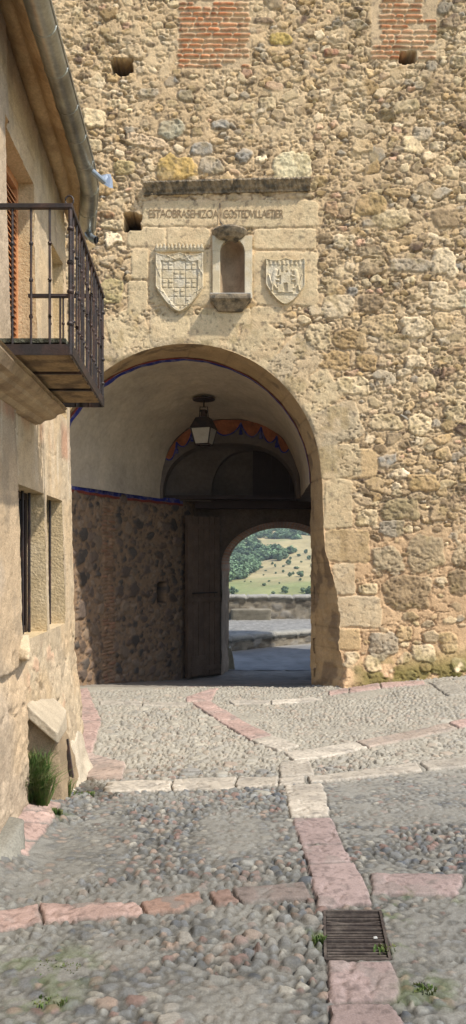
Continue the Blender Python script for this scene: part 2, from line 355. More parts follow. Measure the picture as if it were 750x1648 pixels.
Fg.C = lerp(Fg.C, np.array((.07, .10, .025), np.float32), (moss*.45)[..., None]); Fg.H += (moss*.006*fbm(Fg.X*90, Fg.Z*90, 97, 2)).astype(np.float32)
Fg.H[hole] = -.16; Fg.C[hole] = (.03, .027, .022)

ys = [2.0]
while ys[-1] < 11.15: ys.append(ys[-1]+min(.014, .0062+.0009*(ys[-1]-2.3)))
ys = np.concatenate([[-12, -8, -5, -3, -1, 0, 1, 1.6], np.array(ys)])
xs = spaced([(-9, .8), (-2.2, .0085), (2.1, .0105), (3.6, .3), (12, 1)])
X, Y = np.meshgrid(xs, ys)
inside = (X > -2.15) & (X < 3.9) & (Y > 2.05) & (Y < 11.15)
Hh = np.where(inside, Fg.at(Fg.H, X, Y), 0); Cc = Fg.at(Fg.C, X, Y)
Zg = G(X, Y)+Hh+(fbm(X*.9, Y*.9, 99, 2)-.5)*.03
Pn = np.stack([X, Y, Zg], -1)
xm = (X[:-1, :-1]+X[1:, 1:])/2; ym = (Y[:-1, :-1]+Y[1:, 1:])/2
sid = SL[np.clip(((ym-Fg.z0)/Fg.res).round().astype(int), 0, Fg.nz-1), np.clip(((xm-Fg.x0)/Fg.res).round().astype(int), 0, Fg.nx-1)]
sid = np.where((xm > -2.15) & (xm < 3.9) & (ym > 2.05) & (ym < 11.15), sid, 0)
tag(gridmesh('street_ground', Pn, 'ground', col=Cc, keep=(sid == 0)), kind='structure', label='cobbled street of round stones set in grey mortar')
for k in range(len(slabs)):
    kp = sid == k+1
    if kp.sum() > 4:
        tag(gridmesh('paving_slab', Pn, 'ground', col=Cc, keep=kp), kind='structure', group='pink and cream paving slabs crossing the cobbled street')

# ================= GATEHOUSE =================
gate = empty('gatehouse', (-.66, GY, -.17))
tag(gate, 'tall rubble stone gatehouse with a round arched passage, coats of arms and niche above', 'gatehouse')
MO = (.50, .395, .265)
W = Field(-3.3, 4.3, -.6, 10.4, .011, MO)
MOV = 1+.28*(fbm(W.X*1.3, W.Z*1.3, 3, 4)-.5)
W.C *= MOV[..., None].astype(np.float32)
CW = (.60, .52, .39); CREAM = (.54, .46, .32); OCH = (.39, .29, .165); BRN = (.25, .195, .13); GRY = (.33, .30, .25); BG = (.30, .295, .28); PNK = (.50, .34, .25); TAN = (.44, .34, .21); DK = (.13, .095, .075)
AX = -.66; AR = 1.91; SZ = 2.85              # arch centre, radius, springing height
def wear(z):                                 # how far the right arris of the arch is worn away
    return np.interp(z, [gz(p) for p in (1112, 1075, 1050, 1000, 950, 925, 890, 850, 780, 760)], [.25, .30, .27, .26, .23, .15, .07, .035, .02, .0])+.02*(np.interp(z, [gz(p) for p in (1112, 780)], [1, 0])*(np.sin(np.asarray(z)*9)+.5*np.sin(np.asarray(z)*23)+.35*np.sin(np.asarray(z)*57)))
def arch_sdf(x, z): return np.where(z > SZ, np.hypot(x-AX, z-SZ)-AR, np.abs(x-AX)-AR-(x > AX)*wear(z))
nx0 = gx(374); nr = 19.5*K; nz0 = gz(408); nzb = gz(482)
def niche_sdf(x, z): return np.where(z > nz0, np.hypot(x-nx0, z-nz0)-nr, np.maximum(np.abs(x-nx0)-nr, nzb-z))
W.ID[arch_sdf(W.X, W.Z) < -.01] = 700001; W.ID[niche_sdf(W.X, W.Z) < .0] = 700002
def rp(px0, py0, px1, py1, **k):             # squared block given by its photo rectangle
    a = dict(n=9, soft=.10, lob=.12, warp=.12, h=.009, rough=.45, groove=.007, tilt=.1, ov=.5); a.update(k)
    W.stamp(gx((px0+px1)/2), gz((py0+py1)/2), abs(px1-px0)/2*K, abs(py1-py0)/2*K, **a)
# putlog holes
for (a, b, c, d) in ((179, 95, 211, 119), (198, 345, 228, 370), (641, 82, 668, 102)):
    m = (np.abs(W.X+W.wx*.08-gx((a+c)/2)) < (c-a)/2*K) & (np.abs(W.Z+W.wz*.08-gz((b+d)/2)) < (d-b)/2*K)
    W.ID[m] = 700009
# ashlar around the inscription and the arms
for r in ((230, 323, 353, 364), (355, 323, 513, 366), (206, 366, 267, 397), (269, 366, 338, 396), (407, 368, 509, 401), (240, 399, 340, 492), (345, 380, 357, 480), (391, 380, 404, 480),
          (407, 404, 512, 492), (244, 510, 306, 546), (308, 506, 374, 548), (405, 494, 455, 520), (342, 496, 404, 522), (212, 400, 238, 450), (206, 452, 238, 500)):
    rp(*r, col=CREAM, h=.010, var=.06)
# voussoirs
ja = [0, 12.6, 26.5, 39.5, 53.7, 70, 87, 104, 119, 134, 148, 163, 180]
for i in range(12):
    a0, a1 = radians(ja[i]), radians(ja[i+1]); am = (a0+a1)/2; L = rng.uniform(.26, .34) if i > 5 else (.30, .36, .32, .36, .30, .27)[i]
    r = AR+L-.02
    W.stamp(AX+cos(am)*r, SZ+sin(am)*r, L, sin((a1-a0)/2)*(AR+L*.9)-.006, am, h=.007, col=(CREAM, (.45, .39, .29), CREAM, (.48, .41, .30), CREAM)[i % 5], n=8, soft=.06, lob=.25, warp=.10, ov=.9, rough=.8, groove=.010, var=.05, tilt=.3)
for r, c_ in (((521, 723, 608, 769), TAN), ((521, 773, 568, 850), CREAM), ((524, 852, 595, 905), (.36, .28, .17)), ((535, 907, 572, 957), (.40, .34, .25)), ((540, 960, 615, 1010), (.42, .36, .27)), ((540, 1012, 580, 1045), TAN)):
    rp(*r, col=c_, h=.010, ov=.9, lob=.3, warp=.15)
# brick patches
BR = [(.44, .19, .095), (.38, .16, .08), (.50, .25, .14), (.33, .17, .10), (.42, .24, .15)]
for (x0, x1, y0, y1, st) in ((287, 402, -30, 110, 300), (597, 704, -30, 96, 613)):
    y = y1-4; 
    while y > y0:
        xa = (x0 if y > 74*(x0 > 400)+0 and y > 30*(x0 > 400) else st) + rng.uniform(-3, 3)
        xb = x1-(0 if y > 32 or x0 < 400 else 22)
        while xa < xb-6:
            L = rng.choice([11, 16, 22, 28, 32])*rng.uniform(.9, 1.1)
            if xa+L > xb+3: L = max(8, xb-xa)
            if rng.random() > .05: rp(xa, y-2.5, xa+L-1.6, y+2.5+rng.uniform(-.4, .4), col=BR[rng.integers(5)], h=.016, n=5, soft=.25, ov=.4, warp=.25, groove=.006, var=.16, ang=rng.normal(0, .008))
            xa += L
        y -= 8.4
    m = (W.X > gx(x0)) & (W.X < gx(x1)) & (W.Z > gz(y1)) & (W.ID == 0); W.ID[m] = 700005; W.C[m] = np.array((.47, .38, .27))
# stones picked out one by one
big = [(470, 270, 60, 50, (.50, .47, .34), 6, .03), (284, 272, 60, 44, (.42, .31, .13), 3, .03), (235, 228, 66, 20, (.52, .42, .31), 4, .02, -.12), (355, 200, 28, 15, BG, 3, .02), (325, 240, 34, 22, BG, 3, .02),
 (393, 250, 20, 24, BG, 4, .025, -.6), (276, 208, 40, 30, (.36, .35, .28), 3, .02), (151, 189, 38, 30, CREAM, 4, .02), (340, 268, 40, 28, GRY, 3, .02), (300, 155, 26, 20, GRY, 3, .015), (240, 150, 30, 16, GRY, 3, .015),
 (533, 335, 19, 23, PNK, 3, .02), (597, 330, 52, 32, OCH, 3, .025), (630, 352, 60, 28, CREAM, 3, .02, .15), (718, 350, 42, 32, BRN, 4, .025), (553, 388, 36, 22, CW, 6, .025), (600, 405, 42, 24, BRN, 4, .02),
 (600, 431, 42, 26, BRN, 4, .03), (660, 427, 66, 22, GRY, 4, .02), (715, 422, 42, 44, CW, 4, .03), (705, 466, 32, 26, CW, 5, .02), (567, 469, 18, 16, BG, 2.5, .02), (540, 467, 30, 16, OCH, 5, .015), (543, 493, 52, 36, CW, 3.5, .02),
 (597, 488, 38, 30, BRN, 3, .03), (718, 487, 46, 24, CW, 4, .025), (610, 523, 62, 32, OCH, 4, .02), (670, 527, 50, 32, CW, 3, .03), (713, 517, 28, 28, TAN, 3, .02), (563, 546, 56, 28, OCH, 5, .015), (633, 553, 50, 30, BRN, 3, .02),
 (668, 583, 34, 20, CW, 5, .03), (653, 598, 28, 13, CW, 4, .02, .4), (538, 580, 50, 28, OCH, 6, .012), (590, 582, 34, 28, OCH, 3, .015), (513, 541, 38, 40, CREAM, 4, .02), (570, 620, 50, 30, CREAM, 3, .02), (677, 683, 38, 32, CREAM, 3, .02),
 (620, 680, 52, 26, CREAM, 3, .02), (733, 665, 32, 26, CREAM, 3, .02), (681, 777, 48, 27, OCH, 5, .02), (645, 820, 60, 32, (.33, .28, .18), 5, .02), (631, 850, 42, 24, GRY, 4, .015), (687, 889, 60, 54, (.30, .25, .175), 3.5, .024),
 (624, 900, 48, 42, (.30, .26, .19), 4, .024), (744, 894, 30, 38, BRN, 3, .02), (656, 953, 76, 50, (.29, .225, .15), 4, .026), (738, 936, 34, 40, BRN, 3, .02), (592, 948, 30, 18, CREAM, 4, .02), (592, 833, 34, 26, CREAM, 5, .015),
 (681, 1050, 40, 26, CW, 4, .035), (617, 1038, 50, 42, GRY, 3, .03), (599, 1067, 28, 24, CREAM, 3, .03), (681, 1072, 17, 13, PNK, 3, .02), (721, 1033, 30, 34, TAN, 3, .03), (733, 1068, 22, 20, CW, 4, .03), (566, 1058, 22, 20, CW, 3, .03), (650, 1020, 26, 24, TAN, 3, .03),
 (745, 480, 14, 30, (.46, .50, .42), 5, .02), (430, 165, 28, 20, CREAM, 3, .02), (452, 62, 34, 20, (.38, .30, .12), 3, .02), (398, 172, 20, 14, CREAM, 4, .02), (425, 33, 30, 10, DK, 3, .02), (534, 84, 24, 12, (.28, .14, .1), 4, .02),
 (680, 215, 30, 24, GRY, 3, .02), (655, 170, 40, 20, CREAM, 5, .02, .15), (695, 105, 20, 16, GRY, 3, .015), (738, 100, 22, 20, CW, 3, .02), (700, 140, 30, 30, BRN, 3, .02), (705, 235, 26, 14, CW, 3, .02), (640, 310, 44, 13, TAN, 3, .02),
 (150, 235, 30, 20, CREAM, 3, .02), (183, 165, 22, 12, CREAM, 3, .02), (200, 270, 36, 22, (.42, .36, .2), 3, .02), (172, 300, 34, 24, OCH, 3, .02), (185, 362, 44, 16, CREAM, 3, .025), (170, 345, 30, 10, (.25, .13, .08), 3, .02), (350, 495, 1, 1, CREAM, 3, .02),
 (600, 775, 1, 1, CREAM, 3, .02), (470, 540, 40, 22, CREAM, 3, .02), (180, 470, 40, 40, (.40, .35, .2), 4, .01), (190, 520, 36, 26, CREAM, 4, .01), (215, 405, 24, 6, BG, 6, .03, -.5)]
for b in big:
    if b[2] < 3: continue
    W.stamp(gx(b[0]), gz(b[1]), b[2]/2*K, b[3]/2*K, b[7] if len(b) > 7 else rng.normal(0, .05), h=b[6]*.9, col=b[4], n=b[5], ov=.35, soft=.22, rough=1.1, warp=.35, groove=.014, lob=.7, gcol=(.17, .135, .10))
# general rubble, sparser and smaller up left, coarser low right
PAL = [OCH, BRN, GRY, CREAM, TAN, BG, PNK, CW, (.38, .31, .22), (.42, .35, .25), DK]
PW = np.array([.15, .15, .10, .15, .17, .022, .05, .085, .12, .12, .05]); PW /= PW.sum()
for (n_, rmin, rmax) in ((1300, .08, .15), (6500, .046, .085), (12000, .026, .05), (9000, .013, .026)):
    xs_ = rng.uniform(-3.3, 4.3, n_); zs_ = rng.uniform(-.5, 10.4, n_)
    dens = fbm(xs_*.8, zs_*.8, 12, 3)
    for x, z, dn in zip(xs_, zs_, dens):
        right = x > gx(520)
        low = z < gz(770)
        upl = z > gz(290) and x < gx(560)
        if rmax > .1 and (upl and rng.random() < .75): continue
        if rmax < .06 and upl and rng.random() < .35: continue
        if rmax < .06 and low and rng.random() < (.85 if z < gz(840) else .5): continue
        if rmax > .08 and rmax < .09 and z < gz(840) and rng.random() < .6: continue
        if dn < .42 and rng.random() < .5: continue
        if rmax < .06 and rng.random() < (.35 if rmax > .03 else .55): continue
        r = rng.uniform(rmin, rmax); el = rng.uniform(.38, .8)
        c_ = PAL[rng.choice(len(PAL), p=PW)]
        W.stamp(x, z, r*1.1, r*el*1.15, rng.normal(0, .22), h=r*rng.uniform(.03, .17)+.005, col=c_, n=rng.uniform(2.4, 4.5), ov=.14, soft=.13, rough=rng.uniform(.5, 1.5), warp=.5, groove=.020, lob=1.2, var=.21, tilt=.5, poly=True, gcol=(.17, .135, .10) if r > .03 else None)
m0 = W.ID == 0
n1 = fbm(W.X*11, W.Z*11, 20, 4)-.5; n2 = fbm(W.X*38, W.Z*38, 24, 3)-.5; n0 = fbm(W.X*1.1, W.Z*1.1, 28, 3)-.5
W.H += (np.where(m0, (n1*.015+n2*.012)*(.45+.55*sm(gz(850), gz(760), W.Z)), W.A*(n1*.012+n2*.013)*np.where((W.A > 1.095) & (W.A < 1.105), 1.9, 1))+n0*.05).astype(np.float32)
# mortar smeared over the stones, and open crevices
ash = (W.A > .44) & (W.A < .46)
sme = sm(.465, .575, fbm(W.X*6.5, W.Z*6.5, 31, 5))*(W.ID < 700000)*np.where(ash, .6, np.where((W.A > 1.095) & (W.A < 1.105), .35, .75))*np.where((W.X > gx(500)) & (W.Z > gz(800)), .75, 1.0)
W.C = lerp(W.C, np.array(MO, np.float32)*MOV[..., None].astype(np.float32), (sme*.72)[..., None]); W.H = W.H*(1-.62*sme)+(sme*(.005+n1*.010)).astype(np.float32)
crk = np.exp(-((fbm(W.X*5+.4*W.wx, W.Z*8, 54, 4)-.5)/.010)**2)
crv = np.clip(sm(.70, .74, fbm(W.X*17, W.Z*24, 55, 3))*.6+crk, 0, 1)*(W.ID < 700000)*(W.A > .29)*sm(.40, .55, fbm(W.X*1.5, W.Z*1.5, 57, 3)+.12*(W.X > gx(500)))*np.where(ash, .25, 1)
W.H -= (crv*.026).astype(np.float32); W.C = lerp(W.C, np.array((.17, .135, .10), np.float32), (crv*.6)[..., None])
# lichen and weather marks with their own outline
li = sm(.56, .68, fbm(W.X*5, W.Z*5, 33, 5))*(~m0)*(W.A > .5); W.C = lerp(W.C, np.array((.25, .20, .10), np.float32), (li*.45)[..., None])
pl = sm(.58, .70, fbm(W.X*2.2+9, W.Z*2.2, 36, 5)); W.C = lerp(W.C, np.array((.58, .49, .35), np.float32), (pl*.4)[..., None])
spk = sm(.68, .74, fbm(W.X*22, W.Z*22, 39, 3)); W.C = lerp(W.C, np.array((.13, .11, .09), np.float32), (spk*.6)[..., None])
low = sm(gz(800), gz(900), W.Z)*m0; W.C = lerp(W.C, np.array((.50, .34, .22), np.float32), (low*.5)[..., None])
base = G(W.X, np.full(W.X.shape, GY))
ms = sm(.50, .10, W.Z-base)*sm(gx(545), gx(590), W.X)*sm(.38, .52, fbm(W.X*6, W.Z*6, 47, 4)+.12*(.3-(W.Z-base)))
W.C = lerp(W.C, np.array((.12, .115, .035), np.float32), (ms*.85)[..., None]); W.H += (ms*.02*fbm(W.X*50, W.Z*50, 49, 3)).astype(np.float32)
W.C *= np.array((1.10, 1.0, .85), np.float32)
bulge = .22*sm(.42, -.05, W.Z-base)*(.6+.8*fbm(W.X*2.5, W.Z*3, 51, 3)); W.H += bulge.astype(np.float32)
hm = W.ID == 700009; W.H[hm] = -.45; W.C[hm] = (.035, .028, .022)
xs = spaced([(-8, .5), (-3.2, .02), (-2.4, .0125), (3.45, .05), (4.3, .5), (8, 1)]); zs = spaced([(-.6, .0125), (9.75, .1), (10.4, .5), (11.2, 1)])
X, Z = np.meshgrid(xs, zs); ok = (X > -3.3) & (X < 4.3) & (Z < 10.4)
Xc = np.where(X > 4.25, X-4.5*((X-4.25)//4.5+1)+.9, np.where(X < -3.25, X+4, X))
H = W.at(W.H, Xc, Z); Cc = W.at(W.C, Xc, Z)
H = np.where(arch_sdf(X, Z) < .02, np.minimum(H, .02), H)
def snap(X, Z, sdf, hcell):
    d = sdf(X, Z); e = 1e-4; gx_ = (sdf(X+e, Z)-sdf(X-e, Z))/(2*e); gz_ = (sdf(X, Z+e)-sdf(X, Z-e))/(2*e)
    m = (d < 0) & (d > -hcell)
    return np.where(m, X-d*gx_, X), np.where(m, Z-d*gz_, Z), d
X2, Z2, da = snap(X, Z, arch_sdf, .05); X2, Z2, dn_ = snap(X2, Z2, niche_sdf, .04)
out = (da >= 0) & (dn_ >= 0)
keep = out[:-1, :-1] | out[1:, :-1] | out[:-1, 1:] | out[1:, 1:]
EF = np.where(da < .06, np.minimum(H, .012)*sm(0, .06, np.abs(da)) if False else H*sm(-.02, .05, da), H)
Yw = GY-EF
gridmesh('front_wall', np.stack([X2, Yw, Z2], -1), 'rubble', gate, Cc, keep)
# --- arch reveal (soffit and jambs)
DE = .62
tt = []
zb = -.55
L0 = np.linspace(zb, SZ, 150, endpoint=False)
A_ = np.linspace(0, pi, 260)
pth = [(AX+AR, z, 1, 0) for z in L0]+[(AX+cos(a)*AR, SZ+sin(a)*AR, cos(a), sin(a)) for a in A_]+[(AX-AR, z, -1, 0) for z in L0[::-1]]
pth = np.array(pth); S = np.concatenate([[0], np.cumsum(np.hypot(*(np.diff(pth[:, :2], axis=0).T)))])
T = np.linspace(0, 1, 34); nS = len(S)
SS, TT = np.meshgrid(S, T, indexing='ij')
wr = np.where((pth[:, 0] > AX) & (pth[:, 1] < SZ), wear(pth[:, 1]), 0)[:, None]
y0 = GY+0*wr; Yr = y0+DE*TT
BC, BHW, BR_ = -.79, 1.96, 1.885            # back edge of the splayed reveal
bx = np.where(pth[:, 1] >= SZ, BC+pth[:, 2]*BHW, np.where(pth[:, 0] > AX, BC+BHW, BC-BHW))[:, None]; bz = np.where(pth[:, 1] > SZ, SZ+pth[:, 3]*BR_, pth[:, 1])[:, None]
fx0 = pth[:, 0][:, None]+wr; fz0 = pth[:, 1][:, None]; te = TT**.8
Yr = np.where(TT == 0, y0, Yr)
nn = (fbm(SS*6, Yr*9, 110, 4)-.5)*.05+(fbm(SS*25, Yr*30, 114, 3)-.5)*.014
jts = [gz(p) for p in (722, 771, 851, 906, 958, 1011, 1045)]; jn = np.zeros(nS)
for a in ja: s_ = (SZ-zb)+radians(a)*AR; jn = np.maximum(jn, np.exp(-((S-s_)/.009)**2))
for z in jts: s_ = z-zb; jn = np.maximum(jn, np.exp(-((S-s_)/.010)**2))
nn = nn*np.minimum(1, TT*6)*(.35+.65*sm(SZ+.2, SZ-.8, pth[:, 1]))[:, None]+jn[:, None]*.006
Px = np.stack([lerp(fx0, bx, te)+pth[:, 2][:, None]*nn, Yr, lerp(fz0, bz, te)+pth[:, 3][:, None]*nn], -1)
cb = np.array((.42, .29, .155))*(1+.5*(fbm(SS*1.6, Yr*2, 118, 4)-.5))[..., None]
dk = sm(.55, .66, fbm(SS*3, Yr*4, 121, 4))[..., None]; cb = lerp(cb, np.array((.19, .13, .08)), dk*.75); cb = cb*(1-.22*jn[:, None, None])
gridmesh('arch_reveal', Px, 'voussoir', gate, cb, flip=True)
# --- vaulted passage
YV0, YV1 = GY+DE, 14.0
def vsec(t): c = lerp(-.79, -.06, np.clip(t, 0, 1)); hw = lerp(1.955, 1.33, t); r = lerp(1.88, 1.50, t); return c, hw, r
def ec(a, t): p = lerp(1, .82, t); c = np.cos(a); return np.sign(c)*np.abs(c)**p      # the section grows squarer with depth
def es(a, t): return np.abs(np.sin(a))**lerp(1, .82, t)
na, ny = 120, 60; a = np.linspace(0, pi, na); t = np.linspace(0, 1, ny); Aa, Tt = np.meshgrid(a, t)
c_, hw_, r_ = vsec(Tt); b_ = (fbm(Aa*2.4, Tt*5, 130, 4)-.5)*.09*sm(0, .1, Tt)
Pv = np.stack([c_+ec(Aa, Tt)*(hw_+b_), YV0+(YV1-YV0)*Tt, SZ+es(Aa, Tt)*(r_+b_)], -1)
gridmesh('vault', Pv, 'plaster', gate)
# blue and red lines painted round the vault edge and along the springing
def vband(name, m, y0, y1, off, parent=gate):
    rows = []
    for k, aa in enumerate(np.linspace(.0, pi, 160)):
        jj = .012*sin(k*.7)+.010*sin(k*.23); row = []
        for yy in (y0+jj*.3, y1+jj):
            c, hw, r = vsec((yy-YV0)/(YV1-YV0)); row.append((c+cos(aa)*(hw-off), yy, SZ+sin(aa)*(r-off)))
        rows.append(row)
    MB().sweep(rows).build(name, m, parent)
vband('painted_line', 'blue', YV0+.03, YV0+.11, .006)
vband('painted_line', 'red', YV0-.015, YV0+.03, .005)
# walls of the passage
def along(poly):
    p = np.array(poly); s = np.concatenate([[0], np.cumsum(np.hypot(*np.diff(p, axis=0).T))]); return p, s
LW = [(-2.74, 11.0), (-2.64, 11.3), (-2.42, 12.0), (-2.17, 12.7), (-1.93, 13.2), (-1.60, 13.75), (-1.30, 14.2), (-1.02, 14.7), (-.80, 15.15)]
RW = [(1.24, 11.0), (1.31, 11.4), (1.45, 12.6), (1.65, 14), (2.1, 14.6), (2.6, 15.15)]
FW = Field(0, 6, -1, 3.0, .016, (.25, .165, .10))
FW.stamp(3.43, EYE-54/F0*14.1, .12, .20, 0, h=-.3, col=(.03, .025, .02), n=9, lob=0, warp=0, tilt=0, groove=0)
FW.ID[FW.ID > 0] = 700009
z = -.8
while z < 2.7:                               # brick quoin where the wall turns
    for q in range(2):
        FW.stamp(1.83+rng.uniform(-.05, .05)+q*.17-.08, z, rng.uniform(.06, .1), .020, rng.normal(0, .03), h=.03, col=[(.26, .14, .085), (.28, .17, .10), (.22, .14, .09)][rng.integers(3)], n=5, lob=.2, warp=.3, ov=.5, soft=.3)
    z += .063
for (n_, r0, r1) in ((260, .09, .16), (1500, .045, .09), (5000, .02, .045)):
    for _ in range(n_):
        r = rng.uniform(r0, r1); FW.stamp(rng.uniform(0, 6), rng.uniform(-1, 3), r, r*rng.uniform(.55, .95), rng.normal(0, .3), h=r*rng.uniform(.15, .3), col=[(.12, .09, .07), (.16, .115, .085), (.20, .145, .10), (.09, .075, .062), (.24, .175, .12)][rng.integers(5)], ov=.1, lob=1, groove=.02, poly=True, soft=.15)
FW.H += ((fbm(FW.X*20, FW.Z*20, 140, 4)-.5)*.02).astype(np.float32)
for poly, sgn, nm in ((LW, 1, 'passage_wall'), (RW, -1, 'passage_wall')):
    p, s = along(poly); ss = np.arange(0, s[-1], .02); zz = np.arange(-1, SZ+.02, .02)
    px_ = np.interp(ss, s, p[:, 0]); py_ = np.interp(ss, s, p[:, 1]); tx = np.gradient(px_, ss); ty = np.gradient(py_, ss)
    k = np.ones(9)/9; tx = np.convolve(np.pad(tx, 4, 'edge'), k, 'valid'); ty = np.convolve(np.pad(ty, 4, 'edge'), k, 'valid')
    SSg, ZZ = np.meshgrid(ss, zz); Hh = FW.at(FW.H, SSg, ZZ); cc = FW.at(FW.C, SSg, ZZ)
    Hh = np.where(np.abs(SSg-3.43) < .5, np.maximum(Hh, -.3), Hh)
    gridmesh(nm, np.stack([px_[None]+sgn*ty[None]*Hh, py_[None]-sgn*tx[None]*Hh, ZZ], -1), 'rubble', gate, cc, flip=sgn < 0)
    for mm, z0, z1, pr in (('blue', 2.80, 2.885, .030), ('red', 2.755, 2.80, .028)):
        rows = [[(px_[i]+sgn*ty[i]*pr, py_[i]-sgn*tx[i]*pr, z0+.006*sin(i*.3)), (px_[i]+sgn*ty[i]*pr, py_[i]-sgn*tx[i]*pr, z1+.01*sin(i*.17))] for i in range(12, len(ss)-(25 if sgn > 0 else 0))]
        MB().sweep(rows).build('painted_line', mm, gate)
    # plaster ledge closing the gap between wall head and vault
    rows = [[(px_[i]+sgn*ty[i]*.03, py_[i]-sgn*tx[i]*.03, z_) , (px_[i]+sgn*ty[i]*.03-sgn*.5, py_[i], SZ+.06)] for i, z_ in zip(range(len(ss)), [2.884]*len(ss))]
    if sgn < 0: rows = [[(1.165+.105*min(1, max(0, (py_[i]-YV0)/(YV1-YV0)))-.004, py_[i], SZ-.002), (px_[i]+.5, py_[i], SZ+.004)] for i in range(len(ss))]
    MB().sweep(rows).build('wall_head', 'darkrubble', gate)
# inner arch face with painted drapery
IC, IHW, IR = -.06, 1.27, 1.05
na = 90; rows = []
for k in range(na+1):
    a_ = pi*k/na; c, hw, r = vsec(1); ca, sa = float(ec(a_, 1)), float(es(a_, 1)); rows.append([(c+ca*hw, 14.0, SZ+sa*r), (lerp(c+ca*hw, IC+ca*IHW, .5), 13.995, lerp(SZ+sa*r, SZ+sa*IR, .5)), (IC+ca*IHW, 14.0, SZ+sa*IR), (IC+ca*IHW, 14.5, SZ+sa*IR)])
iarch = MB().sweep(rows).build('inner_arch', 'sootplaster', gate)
edges = [36, 52, 68, 84, 101, 118, 136, 153]
def dpt(a_, f):                              # f=0 at the vault edge, 1 at the inner edge
    c, hw, r = vsec(1); ca, sa = float(ec(a_, 1)), float(es(a_, 1)); return (lerp(c+ca*hw, IC+ca*IHW, f), SZ+lerp(sa*r, sa*IR, f))
for i in range(len(edges)-1):
    a0, a1 = radians(edges[i]), radians(edges[i+1]); up, lo = [], []
    for k in range(13):
        a_ = lerp(a0, a1, k/12); x, z = dpt(a_, .03); up.append((x, 13.985, z)); x, z = dpt(a_, .14+.54*sin(pi*k/12)**.75); lo.append((x, 13.985, z))
    dr = MB().add(up+lo, [(k, k+1, 14+k, 13+k) for k in range(12)]).build('drapery', 'drape', iarch)
    MB().tube([(x, 13.982, z) for x, _, z in lo], .014, 5).build('drapery_edge', 'blue', iarch)
for e in edges[1:-1]:
    x, z = dpt(radians(e), .22); MB().tube([(x, 13.975, z), (x, 13.975, z-.10), (x, 13.975, z-.11), (x, 13.975, z-.19)], [.014, .014, .03, .035], 6).build('tassel', 'blue', iarch)
# lunette step, rear plaster wall, beam, shuttered window
rows = []
for k in range(61):
    a_ = pi*k/60; c2, h2, r2 = .42, .86, 1.045; ca, sa = float(ec(a_, 1)), float(es(a_, 1))
    rows.append([(IC+ca*IHW, 14.5, SZ+sa*IR), (c2+ca*h2, 14.75, SZ+sa*r2), (c2+ca*h2, 15.1, SZ+sa*r2)])
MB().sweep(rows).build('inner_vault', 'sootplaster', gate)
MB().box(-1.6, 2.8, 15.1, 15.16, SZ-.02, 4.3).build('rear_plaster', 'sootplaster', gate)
MB().box(-1.6, 2.2, 14.45, 15.1, SZ+.03, SZ+.10).build('ledge', 'darkwood', gate)
MB().box(-.75, 2.3, 14.84, 15.08, 2.72, 2.88).build('beam', 'darkwood', gate, bevel=.01)
x0, z0, _ = P(407, 798, 15)[0], P(407, 798, 15)[2], 0; x1, z1 = P(473, 718, 15)[0], P(473, 718, 15)[2]
sh = MB().box(x0, x1, 15.02, 15.09, z0, z1).build('loft_shutter', 'darkwood', gate, bevel=.01)
for (a_, b_, c_, d_) in ((x0, x0+.09, z0, z1), (x1-.09, x1, z0, z1), ((x0+x1)/2-.04, (x0+x1)/2+.04, z0+.09, z1-.09), (x0+.09, x1-.09, z1-.09, z1), (x0+.09, x1-.09, z0, z0+.09)):
    MB().box(a_, b_, 14.98, 15.018, c_, d_).build('shutter_frame', 'darkwood', sh)
# rear wall with the outer gate arch (splayed, brick-lined)
def rsec(ai, t): c = lerp(1.00, 1.03, t); hw = lerp(1.24, 1.12, t); r = lerp(.90, .80, t); return (c+cos(ai)*hw, 15.15+.75*t, 1.57+sin(ai)*r)
path = lambda t: [(rsec(0, t)[0], 15.15+.75*t, -1.2), ]+[rsec(pi*k/40, t) for k in range(41)]+[(rsec(pi, t)[0], 15.15+.75*t, -1.2)]
rp_ = []
for t_ in np.linspace(0, 1, 22):
    b_ = path(t_); q = []
    for i in range(len(b_)-1):
        n_ = 60 if i in (0, len(b_)-2) else 3
        for k in range(n_): q.append(tuple(lerp(np.array(b_[i]), np.array(b_[i+1]), k/n_)))
    q.append(b_[-1]); rp_.append(q)
rp_ = np.array(rp_); s_ = np.concatenate([[0], np.cumsum(np.linalg.norm(np.diff(rp_[0], axis=0), axis=1))])
brk = .5+.5*np.sin(s_*2*pi/.07); n_ = (fbm(s_[None]*4+0*rp_[..., 0], rp_[..., 1]*5, 150, 4)-.5)
cc = lerp(np.array((.34, .26, .19)), np.array((.38, .18, .10)), (sm(.3, .6, brk)[None]*sm(1.2, 1.7, rp_[..., 2]))[..., None])*(1+n_[..., None])
rp_[..., 0] += n_*.10+(brk[None]*.012-.006)*(rp_[..., 2] > 1.3)*np.sign(rp_[..., 0]-1.0)
gridmesh('gate_reveal', rp_, 'rubble', gate, cc)
def holed(y, x0, x1, z0, z1, t, name, m):
    b = path(t); mb = MB(); n = len(b); cx = 1.0
    outer = []
    for (x, _, z) in b:
        if z < 1.57: outer.append((x0 if x < cx else x1, y, z))
        else:
            a_ = math.atan2(z-1.57, x-cx); kx = (x1-cx)/max(1e-6, cos(a_)) if cos(a_) > 0 else (x0-cx)/min(-1e-6, cos(a_)); kz = (z1-1.57)/max(1e-6, sin(a_)); k = min(kx, kz); outer.append((cx+cos(a_)*k, y, 1.57+sin(a_)*k))
    mb.sweep([[(p[0], y, p[2]), (lerp(p[0], o[0], .4), y, lerp(p[2], o[2], .4)), o] for p, o in zip(b, outer)]); return mb.build(name, m, gate)
M['rubble2'] = mat('outer_rubble', (.40, .33, .23), n1=(3, .3), n2=(20, .3), bump=((7, .9, .05), (40, .6, .01)), rough=.95, tint=((.28, .22, .14), 4, .8))
holed(15.15, -3.2, 4.5, -1.2, SZ+.1, 0, 'rear_wall', 'darkrubble')
